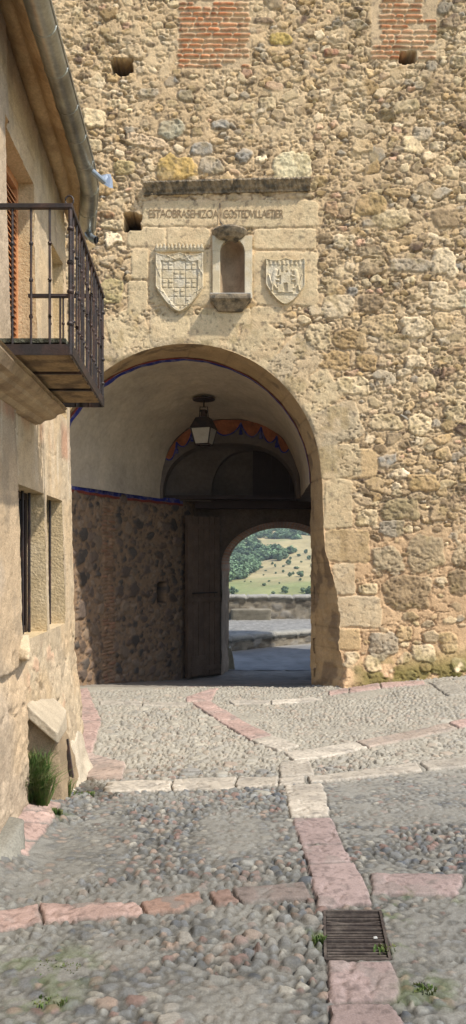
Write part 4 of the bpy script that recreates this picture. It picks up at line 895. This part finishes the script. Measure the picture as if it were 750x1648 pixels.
def baluster(x, y, r=.0068, nm='baluster'):
    mb = MB(); zs_ = [bz0+.02, bz1]; pts = []; rs = []
    ks = [lerp(bz0, bz1, f) for f in ((.25, .5, .75) if nm == 'baluster' else (.2, .42, .62, .85))]
    pts.append((x, y, bz0-.01)); rs.append(r)
    for k in ks:
        for dz, m_ in ((-.010, 1), (-.008, 1.5), (0, 1.75), (.008, 1.5), (.010, 1)): pts.append((x+random.uniform(-.0008, .0008), y, k+dz)); rs.append(r*m_)
    pts.append((x, y, bz1)); rs.append(r); mb.tube(pts, rs, 8); return mb.build(nm, 'iron', bal, smooth=False)
for px in (80, 50, 20, -10): baluster(P(px, 0, by0)[0], by0)
for k in range(1, 14):
    y = lerp(by0, by1, k/14); baluster(bo(y)+random.uniform(-.004, .004), y)
for k in range(1, 5): baluster(lerp(bo(by1), bx_in, k/5), by1)
baluster(bo(by0), by0, .0115, 'post'); baluster(bo(by1), by1, .010, 'post')
MB().tube([(bo(by0)-.005+cos(a_)*.022, by0, bz1+.035+sin(a_)*.026) for a_ in np.linspace(0, 2*pi, 14)], .005, 6).build('ring', 'iron', bal)
zq = P(0, 477, by0)[2]; MB().tube([(bo(by0), by0, zq), (bo(by0)-.10, by0+.0, zq)], .009, 6).build('brace', 'iron', bal); MB().tube([(P(97, 0, by0)[0], by0, zq), (P(97, 0, by0)[0], by0, bz0)], .006, 6).build('brace', 'iron', bal)
# moulded corbel under the balcony
rows = []
pf = [(-.30, .0), (-.275, -.012), (-.285, -.045), (-.245, -.085), (-.19, -.105), (-.17, -.14), (-.12, -.165), (-.06, -.175), (-.02, -.215), (.04, -.225)]
for y in np.arange(3.3, 5.43, .03):
    jn_ = .015 if abs(y-4.95) < .016 else 0
    rows.append([(wx(y, 2.7)+.03-o*1.0-jn_+.012*float(fbm(np.array([y*5]), np.array([o*9]), 260, 3)[0]), y, 2.797+z_*.6+.03*(y-4.8)*(z_ < -.05)) for o, z_ in [(p[0]*.70, p[1]) for p in pf]])
mb = MB().sweep(rows); mb.add(rows[-1], [tuple(range(len(pf)))]); mb.add(rows[0], [tuple(range(len(pf)))[::-1]]); 
M['corbel'] = mat('stained_corbel_stone', (.38, .28, .17), n1=(5, .25), n2=(50, .22), bump=((25, .6, .01),), tint=((.22, .15, .09), 4, .7)); mb.build('corbel', 'corbel', house, smooth=False)

# rock helper: chiselled block from 8 corners, roughened
def rock(name, b, t, m, parent=None, amp=.02, n=14, col=(.45, .38, .27), fr=5, smooth=True):
    me = bpy.data.meshes.new(name); mb = MB().hexa(b, t); me.from_pydata(mb.v, [], mb.f)
    import bmesh
    bm = bmesh.new(); bm.from_mesh(me); bmesh.ops.subdivide_edges(bm, edges=bm.edges[:], cuts=n, use_grid_fill=True)
    for _ in range(2): bmesh.ops.smooth_vert(bm, verts=bm.verts[:], factor=.5, use_axis_x=True, use_axis_y=True, use_axis_z=True)
    bm.normal_update(); sd = abs(hash(name)) % 7 if False else 3
    P_ = np.array([v.co[:] for v in bm.verts]); nn = (fbm(P_[:, 0]*fr+P_[:, 1]*fr*.7, P_[:, 2]*fr+P_[:, 1]*fr*.6, 300+sd, 4)-.5)*2*amp+(fbm(P_[:, 0]*fr*5+P_[:, 1]*fr*3, P_[:, 2]*fr*5+P_[:, 1]*fr*3, 310, 3)-.5)*amp*.8
    for v, k in zip(bm.verts, nn): v.co += v.normal*float(k)
    bm.to_mesh(me); bm.free()
    cc = np.array(col)[None]*(1+.7*(fbm(P_[:, 0]*4+P_[:, 1]*3, P_[:, 2]*4, 320, 4)-.5))[:, None]
    a = me.color_attributes.new('Col', 'FLOAT_COLOR', 'POINT'); c4 = np.ones((len(P_), 4), np.float32); c4[:, :3] = cc; a.data.foreach_set('color', c4.ravel())
    return link(name, me, m, parent, smooth)
# little corbel stone sticking out of the wall
yk = 4.95
rock('projecting_stone', [P(24, 1062, 4.70), P(48, 1064, 4.66), (-1.42, 5.15, 1.0), (-1.5, 4.9, 1.0)], [P(24, 1036, 4.72), P(50, 1046, 4.70), (-1.42, 5.15, 1.19), (-1.5, 4.9, 1.2)], 'rubble', house, .004, 6, (.56, .45, .30))
# guard stones at the foot of the wall
gs = empty('guard_stone', (-1.35, 5.6, -.1)); tag(gs, 'rough slanting buttress of broken stone at the foot of the cream house', 'guard stone')
gb = lambda x, y: (x, y, float(G(x, y))-.08)
rock('top_block', [P(40, 1152, 4.93), P(93, 1198, 5.0), P(109, 1172, 5.75), P(52, 1150, 5.8)], [P(41, 1132, 4.93), P(93, 1180, 4.98), P(108, 1142, 5.75), P(74, 1108, 5.85)], 'rubble', gs, .006, 12, (.43, .36, .26))
rock('lower_mass', [gb(-1.43, 5.02), gb(-1.19, 5.22), gb(-1.22, 6.1), gb(-1.5, 6.1)], [P(38, 1142, 5.02), P(94, 1188, 5.10), P(106, 1170, 5.95), (-1.52, 5.9, .5)], 'rubble', gs, .025, 16, (.30, .225, .14))
rock('rubble_foot', [gb(-1.36, 5.75), gb(-1.19, 5.80), gb(-1.26, 6.75), gb(-1.5, 6.7)], [(-1.42, 5.85, .25), (-1.31, 5.9, .15), (-1.37, 6.65, .20), (-1.5, 6.6, .3)], 'rubble', gs, .03, 14, (.50, .43, .32))
rock('rubble_foot', [gb(-1.30, 5.50), gb(-1.17, 5.55), gb(-1.18, 5.75), gb(-1.30, 5.75)], [(-1.30, 5.52, -.06), (-1.20, 5.57, -.08), (-1.21, 5.72, -.07), (-1.30, 5.72, -.04)], 'rubble', gs, .015, 8, (.50, .46, .37))
ip = MB(); a0, a1 = P(107, 1190, 5.58), P(114, 1250, 5.50)
ip.hexa([(a1[0]-.012, a1[1], a1[2]), (a1[0]+.022, a1[1]-.01, a1[2]-.01), (a1[0]+.02, a1[1]+.02, a1[2]), (a1[0]-.01, a1[1]+.02, a1[2])], [(a0[0]-.03, a0[1], a0[2]-.02), (a0[0]+.012, a0[1]-.01, a0[2]+.01), (a0[0]+.01, a0[1]+.03, a0[2]), (a0[0]-.02, a0[1]+.03, a0[2]-.02)])
tag(ip.build('iron_strip', 'iron', bevel=.003), 'rusty dark iron strip leaning against the foot of the house wall', 'iron strip')
# stone step bottom left
zt_ = float(G(-1.4, 4.4))+.0
st_ = rock('stone_step', [(-1.9, 3.2, 1.0-1.2), (*pg(-30, 1440), float(G(*pg(-30, 1440)))-.05), (*pg(42, 1372), float(G(*pg(42, 1372)))-.05), (-1.75, 4.72, -.2)],
      [(-1.9, 3.0, .10), P(-20, 1400, 3.85), P(40, 1318, 4.32), (-1.75, 4.72, .13)], 'rubble', None, .010, 20, (.21, .20, .165), 4)
tag(st_, 'worn grey stone step against the house wall in the lower left', 'step')
# grass and weeds
def tuft(x, y, z0, n, h, spread, lean=(0, 0), name='weed_tuft', label=None, cat='weed', group=None, wall=None):
    mb = MB()
    for _ in range(n):
        a_ = random.uniform(0, 2*pi); r = random.random()**.6*spread; bx, by = x+cos(a_)*r, y+sin(a_)*r*.8; bz = float(G(bx, by)) if z0 is None else z0+random.uniform(0, .02)
        hh_ = h*random.uniform(.35, 1.05); dx, dy = random.gauss(lean[0], .35)*hh_, random.gauss(lean[1], .35)*hh_; w_ = random.uniform(.0022, .005); ca, sa = cos(a_)*w_, sin(a_)*w_
        p1 = (bx+dx*.4, by+dy*.4, bz+hh_*.65); p2 = (bx+dx, by+dy, bz+hh_*random.uniform(.75, 1))
        mb.add([(bx-ca, by-sa, bz-.01), (bx+ca, by+sa, bz-.01), (p1[0]+ca*.8, p1[1]+sa*.8, p1[2]), (p1[0]-ca*.8, p1[1]-sa*.8, p1[2]), p2], [(0, 1, 2, 3), (3, 2, 4)])
    o = mb.build(name, 'leaf')
    if label: tag(o, label, cat, group)
    return o
gx1, gy1 = pg(62, 1288)
tuft(-1.335, 4.93, None, 1500, .30, .10, (.0, -.1), 'grass_clump', 'tall green grass clump growing at the foot of the slanting stone', 'grass clump')
tuft(-1.34, 4.99, .20, 350, .25, .08, (.05, 0), 'climbing_weed', 'thin weeds growing up the brown face of the slanting stone', 'weed')
x, y = pg(103, 1280); tuft(x, y, None, 160, .16, .05, name='weed_tuft', label='small bright weed at the foot of the iron strip')
for (px, py, n, h, s_, lb) in ((13, 1306, 60, .04, .025, 'tiny weed in the joint beside the stone step'), (93, 1308, 150, .035, .03, 'low weed at the corner of the pink slabs by the house'), (135, 1279, 120, .03, .09, 'flat weed on the damp patch of the street'),
      (513, 1515, 80, .035, .03, 'green weed on the left edge of the iron drain grate'), (620, 1528, 70, .02, .05, 'low weed on the right edge of the iron drain grate'), (93, 1558, 110, .016, .10, 'low weeds between cobbles in the lower left corner'), (80, 1612, 80, .016, .06, 'small weed patch nearest the camera on the left'), (683, 1592, 80, .018, .05, 'low weeds in the joint right of the nearest pink slab'), (575, 1102, 160, .06, .05, 'green weed at the mossy foot of the gate wall')):
    x, y = pg(px, py); tuft(x, y, None, n, h, s_, name='weed_tuft', label=lb)
# drain grate
gc = np.mean(gp, axis=0); gr = empty('drain_grate', (gc[0], gc[1], float(G(*gc)))); tag(gr, 'rusty iron drain grate with parallel bars between two pink paving slabs', 'drain grate')
def gpt_(u, v):                              # u across, v away from camera
    a_ = np.array(gp); p = (a_[3]*(1-u)+a_[2]*u)*(1-v)+(a_[0]*(1-u)+a_[1]*u)*v; return p
def gbar(u0, v0, u1, v1, w_, h_, nm, dz=0, bend=0):
    p, q = gpt_(u0, v0), gpt_(u1, v1); d_ = (q-p)/np.linalg.norm(q-p); n_ = np.array([-d_[1], d_[0]])*w_/2; mb = MB(); rows = []
    for k in range(7):
        c_ = lerp(p, q, k/6); z = float(G(*c_))+.004+dz+bend*sin(pi*k/6); b_ = n_; cy_ = c_+np.array([0, bend*1.3*sin(pi*k/6)])
        rows.append([(cy_[0]-b_[0], cy_[1]-b_[1], z-h_), (cy_[0]-b_[0], cy_[1]-b_[1], z), (cy_[0]+b_[0], cy_[1]+b_[1], z), (cy_[0]+b_[0], cy_[1]+b_[1], z-h_), (cy_[0]-b_[0], cy_[1]-b_[1], z-h_)])
    mb.sweep(rows); mb.add(rows[0][:4], [(0, 1, 2, 3)]); mb.add(rows[-1][:4], [(3, 2, 1, 0)]); return mb.build(nm, 'grateiron', gr)
M['grateiron'] = mat('worn_grate_iron', (.085, .07, .062), rough=.6, metal=.35, n1=(12, .4), n2=(90, .4), bump=((70, .5, .003),), tint=((.14, .12, .10), 12, .6))
for k in range(17): gbar(.03, .04+k*.0575, .97, .04+k*.0575, .0095, .03, 'grate_bar', -.003+random.uniform(-.004, .002), bend=-.006 if k == 13 else 0)
for a_ in ((0, 0, 0, 1), (1, 0, 1, 1), (0, 1, 1, 1), (0, 0, 1, 0)): gbar(*a_, .012, .035, 'grate_frame', .004)
lx_, ly_ = gpt_(.82, .40); mb = MB()
_z = float(G(lx_, ly_))+.006
rock('paper_scrap', [(lx_-.010, ly_-.010, _z), (lx_+.012, ly_-.008, _z), (lx_+.010, ly_+.008, _z), (lx_-.008, ly_+.010, _z)], [(lx_-.006, ly_-.007, _z+.006), (lx_+.009, ly_-.006, _z+.011), (lx_+.006, ly_+.004, _z+.008), (lx_-.007, ly_+.006, _z+.004)], 'litter', None, .003, 3)
tag(bpy.data.objects['paper_scrap'], 'small crumpled white paper scrap lying on the drain grate', 'litter')

# ================= BEYOND THE GATE =================
xs = spaced([(-25, 2), (-1.5, .05), (4, 1), (25, 2)]); ys = spaced([(15.85, .05), (22, .5), (26, 1)]); X, Y = np.meshgrid(xs, ys)
low_line = lambda x: np.interp(x, [-25, -4, -.1, 1.1, 2.3, 5, 25], [14, 17.4, 19.1, 20.2, 21.0, 22.2, 24])
cl = np.array((.20, .20, .197))*(1+1.3*(fbm(X*1.6, Y*.9, 400, 5)-.5))[..., None]; pale = sm(.8, .1, low_line(X)-Y)[..., None]; cl = lerp(cl, np.array((.26, .25, .23)), pale*.8)
tag(gridmesh('road', np.stack([X, Y, G(X, Y)+(fbm(X*6, Y*6, 403, 3)-.5)*.02-.004], -1), 'ground', col=cl), kind='structure')
tzz = EYE-2.02
xs = spaced([(-25, 2), (-1.5, .035), (4, 1), (25, 2)]); t = np.linspace(0, 1, 130); X, T = np.meshgrid(xs, t); Y = low_line(X)+.2+(25.4-low_line(X)-.2)*T
ck = fbm(X*14, Y*14, 410, 2); cl = np.array((.21, .205, .19))*(1+.9*(ck-.5))[..., None]
tag(gridmesh('terrace', np.stack([X, Y, tzz-.01+ck*.03], -1), 'ground', col=cl), kind='structure')
def lowwall(name, pts, thick, z0, z1, label, cat, cope=.05):
    p, s = along(pts); ss = np.arange(0, s[-1], .045); x_ = np.interp(ss, s, p[:, 0]); y_ = np.interp(ss, s, p[:, 1]); tx = np.gradient(x_, ss); ty = np.gradient(y_, ss)
    FF = Field(0, s[-1]+.1, z0-.3, z1+.2, .03, (.23, .20, .155))
    for (n_, r0, r1) in ((int(s[-1]*8), .12, .2), (int(s[-1]*40), .05, .1)):
        for _ in range(n_): r = rng.uniform(r0, r1); FF.stamp(rng.uniform(0, s[-1]), rng.uniform(z0, z1), r, r*.6, rng.normal(0, .1), h=r*.15, col=[(.27, .24, .19), (.19, .16, .12), (.23, .21, .18), (.14, .12, .095)][rng.integers(4)], ov=.1)
    pr = [(0, z0-.2), ]+[(0, z) for z in np.linspace(z0, z1-.12, 16)]+[(-cope, z1-.11), (-cope, z1-.03), (-cope+.05, z1), (thick*.5, z1+.02), (thick+cope-.05, z1), (thick+cope, z1-.1), (thick, z1-.12), (thick, z0-.2)]
    V = np.zeros((len(pr), len(ss), 3)); cc = np.zeros((len(pr), len(ss), 3))
    for k, (o, z) in enumerate(pr):
        zc = np.full(ss.shape, z); h_ = FF.at(FF.H, ss, zc) if o <= 0 else 0*ss; nz = (fbm(ss*5, zc*5+o, 420, 3)-.5)*.05
        V[k, :, 0] = x_-ty*(o-h_); V[k, :, 1] = y_+tx*(o-h_); V[k, :, 2] = z+(nz if z > z1-.2 else 0)-(.05*((ss % .8) < .05) if z > z1-.15 else 0)
        cc[k] = FF.at(FF.C, ss, zc)*(.35+1.3*fbm(ss*3, zc*6, 424, 4))[:, None]; 
        if z > z1-.15: cc[k] = np.array((.28, .27, .24))*(1+5*nz[:, None])
    o = gridmesh(name, V, 'rubble', None, cc); tag(o, label, cat); return o
lowwall('low_wall', [(x, float(low_line(x))) for x in np.arange(-14, 20, .5)], .35, EYE-2.42, tzz+.02, 'low curved stone retaining kerb wall between road and terrace, seen through the gate', 'low wall')
lowwall('parapet_wall', [(-14, 25), (20, 25)], .5, tzz-.1, P(0, 958, 25)[2], 'waist high stone parapet wall at the terrace edge, seen through the gate', 'parapet')
bx0, bx1 = P(372, 0, 24.5)[0], P(436, 0, 24.5)[0]
rock('stone_bench', [(bx0, 24.45, tzz-.05), (bx1, 24.45, tzz-.05), (bx1, 25.0, tzz-.05), (bx0, 25.0, tzz-.05)], [(bx0-.02, 24.42, tzz+.36), (bx1+.02, 24.42, tzz+.36), (bx1, 25, tzz+.36), (bx0, 25, tzz+.36)], 'rubble', None, .015, 12, (.20, .18, .14))
tag(bpy.data.objects['stone_bench'], 'long stone bench built against the parapet wall', 'bench')
rock('corner_stone', [(-.11, 15.95, -.8), (.06, 15.95, -.8), (.04, 16.3, -.8), (-.14, 16.3, -.8)], [(-.10, 16.0, -.22), (-.03, 16.0, -.22), (-.04, 16.2, -.2), (-.1, 16.2, -.2)], 'rubble', None, .02, 8, (.34, .30, .22))
tag(bpy.data.objects['corner_stone'], 'small pointed guard stone at the left foot of the outer gate', 'guard stone')
# hillside
def HZ(x, y):
    u = np.asarray(y, float); z = np.interp(u, [20, 26, 40, 90, 200, 320, 450, 600, 800, 1100, 2500], [-1.5, -2.2, -9, -13, -9, -1, 10, 27, 52, 90, 140])
    return z+x*np.interp(u, [0, 100, 300, 700, 2500], [0, .0, .045, .07, .02])+(fbm(x*.012, u*.012, 500, 4)-.5)*np.interp(u, [0, 90, 200, 700], [0, 2, 8, 25])
xs = np.concatenate([np.linspace(-1500, -220, 24), np.linspace(-200, 320, 220), np.linspace(340, 1500, 24)]); ys = np.concatenate([np.linspace(-400, 14, 10), np.linspace(26.2, 90, 30), np.linspace(92, 900, 300), np.linspace(920, 2500, 30)])
X, Y = np.meshgrid(xs, ys); Zh = np.where(Y < 20, -3.5, HZ(X, Y))
def imgpy(x, y, z): return 900-(z-EYE)/y*F0
def imgpx(x, y): return 375+x/y*F0
g1 = np.array((.34, .28, .14)); g2 = np.array((.20, .22, .085)); nA = fbm(X*.02, Y*.02, 510, 4)
py_h = imgpy(X, np.maximum(Y, 30), Zh); bare = sm(.50, .62, fbm(X*.05, Y*.03, 514, 4))
grn = np.clip(sm(925, 955, py_h)*.8+sm(.50, .64, nA)*.6+.7*sm(420, 480, Y)*sm(-5, -40, X), 0, 1)
cl = lerp(np.broadcast_to(g1, X.shape+(3,)), g2, grn[..., None]); cl = cl*(1+.5*(fbm(X*.1, Y*.1, 517, 3)-.5))[..., None]
tag(gridmesh('hillside', np.stack([X, Y, Zh], -1), 'hill', col=cl), kind='structure')
# trees: a lumpy crown of small leaf clumps
def crown_mesh(seed, nclump=34, tall=1.0):
    r = np.random.default_rng(seed); V = []; Fq = []; Cq = []
    for k in range(nclump):
        d = r.normal(size=3); d /= np.linalg.norm(d); rad = r.random()**.4; c = d*rad*np.array([.42, .42, .42*tall])+np.array([0, 0, .5*tall]); s = r.uniform(.09, .19)
        sh = r.uniform(.75, 1.3)
        for q in range(16):
            dd = r.normal(size=3); dd /= np.linalg.norm(dd); p = c+dd*s*r.uniform(.55, 1.1); a = np.cross(dd, r.normal(size=3)); a /= np.linalg.norm(a); b = np.cross(dd, a); e = s*r.uniform(.35, .6)
            i = len(V); V += [p+a*e, p+b*e, p-a*e, p-b*e]; Fq.append((i, i+1, i+2, i+3)); cc = np.array((.115, .165, .085))*sh*r.uniform(.8, 1.2); Cq += [cc]*4
    for k in range(6):                        # solid heart so that the crown is not see-through everywhere
        c = np.array([r.normal(0, .12), r.normal(0, .12), .45*tall+r.normal(0, .08)]); s = .26
        t_ = np.linspace(0, 2*pi, 7)[:-1]; i = len(V)
        for e, rr in ((-.8, .5), (0, 1), (.8, .5)): V += [c+np.array([cos(a)*rr*s, sin(a)*rr*s, e*s*tall]) for a in t_]
        for lv in range(2):
            for q in range(6): Fq.append((i+lv*6+q, i+lv*6+(q+1) % 6, i+lv*6+6+(q+1) % 6, i+lv*6+6+q))
        Cq += [np.array((.085, .125, .07))]*18
    return np.array(V), np.array(Fq), np.array(Cq)
protos = [crown_mesh(s, tall=t) for s, t in ((1, .85), (2, 1.0), (3, 1.15), (4, .8))]
def tree_obj(k):
    V, Fq, Cq = protos[k]; o = npmesh('tree', V, Fq, 'crown', None, Cq, False); return o.data, o
tm = []
for k in range(4):
    me, o = tree_obj(k); bpy.data.objects.remove(o); tm.append(me)
tk = MB().tube([(0, 0, -.12), (.01, 0, .15), (0, .01, .4)], [.045, .035, .02], 6); trunk_me = bpy.data.meshes.new('trunk'); trunk_me.from_pydata(tk.v, [], tk.f); M['bark'] = mat('bark', (.08, .065, .05), bump=()); trunk_me.materials.append(M['bark'])
def place_px(px, py):                        # a spot on the hillside seen at this pixel
    yy = np.linspace(95, 1000, 1800); xx = (px-375)/F0*yy; pp = imgpy(xx, yy, HZ(xx, yy)); j = np.argmax(pp <= py); return float(xx[j]), float(yy[j])
spots = [(505, 912, 11, 8), (466, 927, 8, 7), (484, 927, 14, 8), (425, 942, 8, 5), (464, 908, 10, 9), (477, 915, 9, 4), (497, 900, 8, 6), (481, 895, 7, 5), (438, 908, 5, 5), (443, 912, 4, 5), (409, 919, 7, 8), (420, 914, 7, 5), (384, 929, 11, 12), (428, 919, 5, 2), (424, 926, 4, 2), (444, 923, 4, 4),
         (456, 921, 5, 5), (394, 936, 3, 2), (404, 937, 3, 2), (433, 936, 5, 3), (450, 939, 4, 3), (483, 934, 5, 4), (440, 957, 7, 4), (497, 955, 14, 14), (459, 953, 13, 12), (374, 958, 17, 12), (487, 953, 8, 7), (451, 902, 5, 6), (467, 900, 5, 5), (485, 905, 4, 3), (492, 890, 7, 6), (475, 886, 7, 6), (458, 895, 7, 7), (415, 917, 6, 5), (398, 921, 9, 7), (501, 928, 5, 4), (456, 912, 5, 3), (472, 924, 5, 5)]
for k, (px, py, w_, h_) in enumerate(spots):
    x, y = place_px(px, min(py+h_*.15, 956.5)); 
    if y < 80: continue
    s_ = h_/F0*y; wd = w_/F0*y; q = k % 4
    big_ = w_ >= 11
    r_ = empty('juniper_tree', (x, y, float(HZ(x, y)))); r_.scale = (wd*1.08, wd*1.08, s_*1.1); r_.rotation_euler = (0, 0, k*1.3)
    for me, nm in ((tm[q], 'crown'), (trunk_me, 'trunk')):
        c_ = bpy.data.objects.new(nm, me); C.collection.objects.link(c_); c_.parent = r_
    tag(r_, 'dark green round tree standing alone on the dry grassy hillside' if not big_ else 'larger bushy green tree standing low on the dry hillside', 'tree', 'scattered trees on the dry hillside' if not big_ else 'larger trees low on the dry hillside')
# the wood higher up reads as one mass
VV, FF_, CC_ = [], [], []; off = 0; r = np.random.default_rng(11); cnt = 0
for _ in range(22000):
    if cnt > 2600: break
    y = r.uniform(230, 1000); x = r.uniform(-.045, .17)*y; z = float(HZ(x, y)); px, py = imgpx(x, y), imgpy(x, y, z)
    edge = 938-(px-370)*.40 + 12*(float(fbm(np.array([px*.05]), np.array([0.]), 600, 2)[0])-.5)
    if py > edge or py < 800: continue
    if float(fbm(np.array([x*.03]), np.array([y*.012]), 604, 3)[0]) < (.37 if py > edge-45 else .455): continue
    V, Fq, Cq = protos[r.integers(4)]; s = r.uniform(3.4, 6.8)*(.7+.3*y/500); a = r.uniform(0, 6.28); Rm = np.array([[cos(a), -sin(a), 0], [sin(a), cos(a), 0], [0, 0, 1]])
    V2 = (V*np.array([s*1.15, s*1.15, s*.85]))@Rm.T+np.array([x, y, z-.05*s]); sub = r.random(len(Fq)) < .6
    VV.append(V2); FF_.append(Fq[sub]+off); CC_.append(Cq*r.uniform(.65, 1.7)*np.array((.95, 1, 1.0))); off += len(V2); cnt += 1
o = npmesh('woodland', np.concatenate(VV), np.concatenate(FF_), 'crown', None, np.concatenate(CC_), False)
tag(o, 'dense green woodland covering the upper hillside', 'woodland', kind='stuff')


hz = MB().box(-1700, 1700, -450, 2700, -60, 300).build('haze', None); tag(hz, kind='stuff')
m = bpy.data.materials.new('thin_air'); m.use_nodes = True; N = m.node_tree; N.nodes.remove(N.nodes['Principled BSDF'])
pv = N.nodes.new('ShaderNodeVolumePrincipled'); pv.inputs['Color'].default_value = (.80, .88, 1, 1); pv.inputs['Density'].default_value = .0004; pv.inputs['Anisotropy'].default_value = .2
N.links.new(pv.outputs[0], N.nodes['Material Output'].inputs['Volume']); hz.data.materials.append(m)
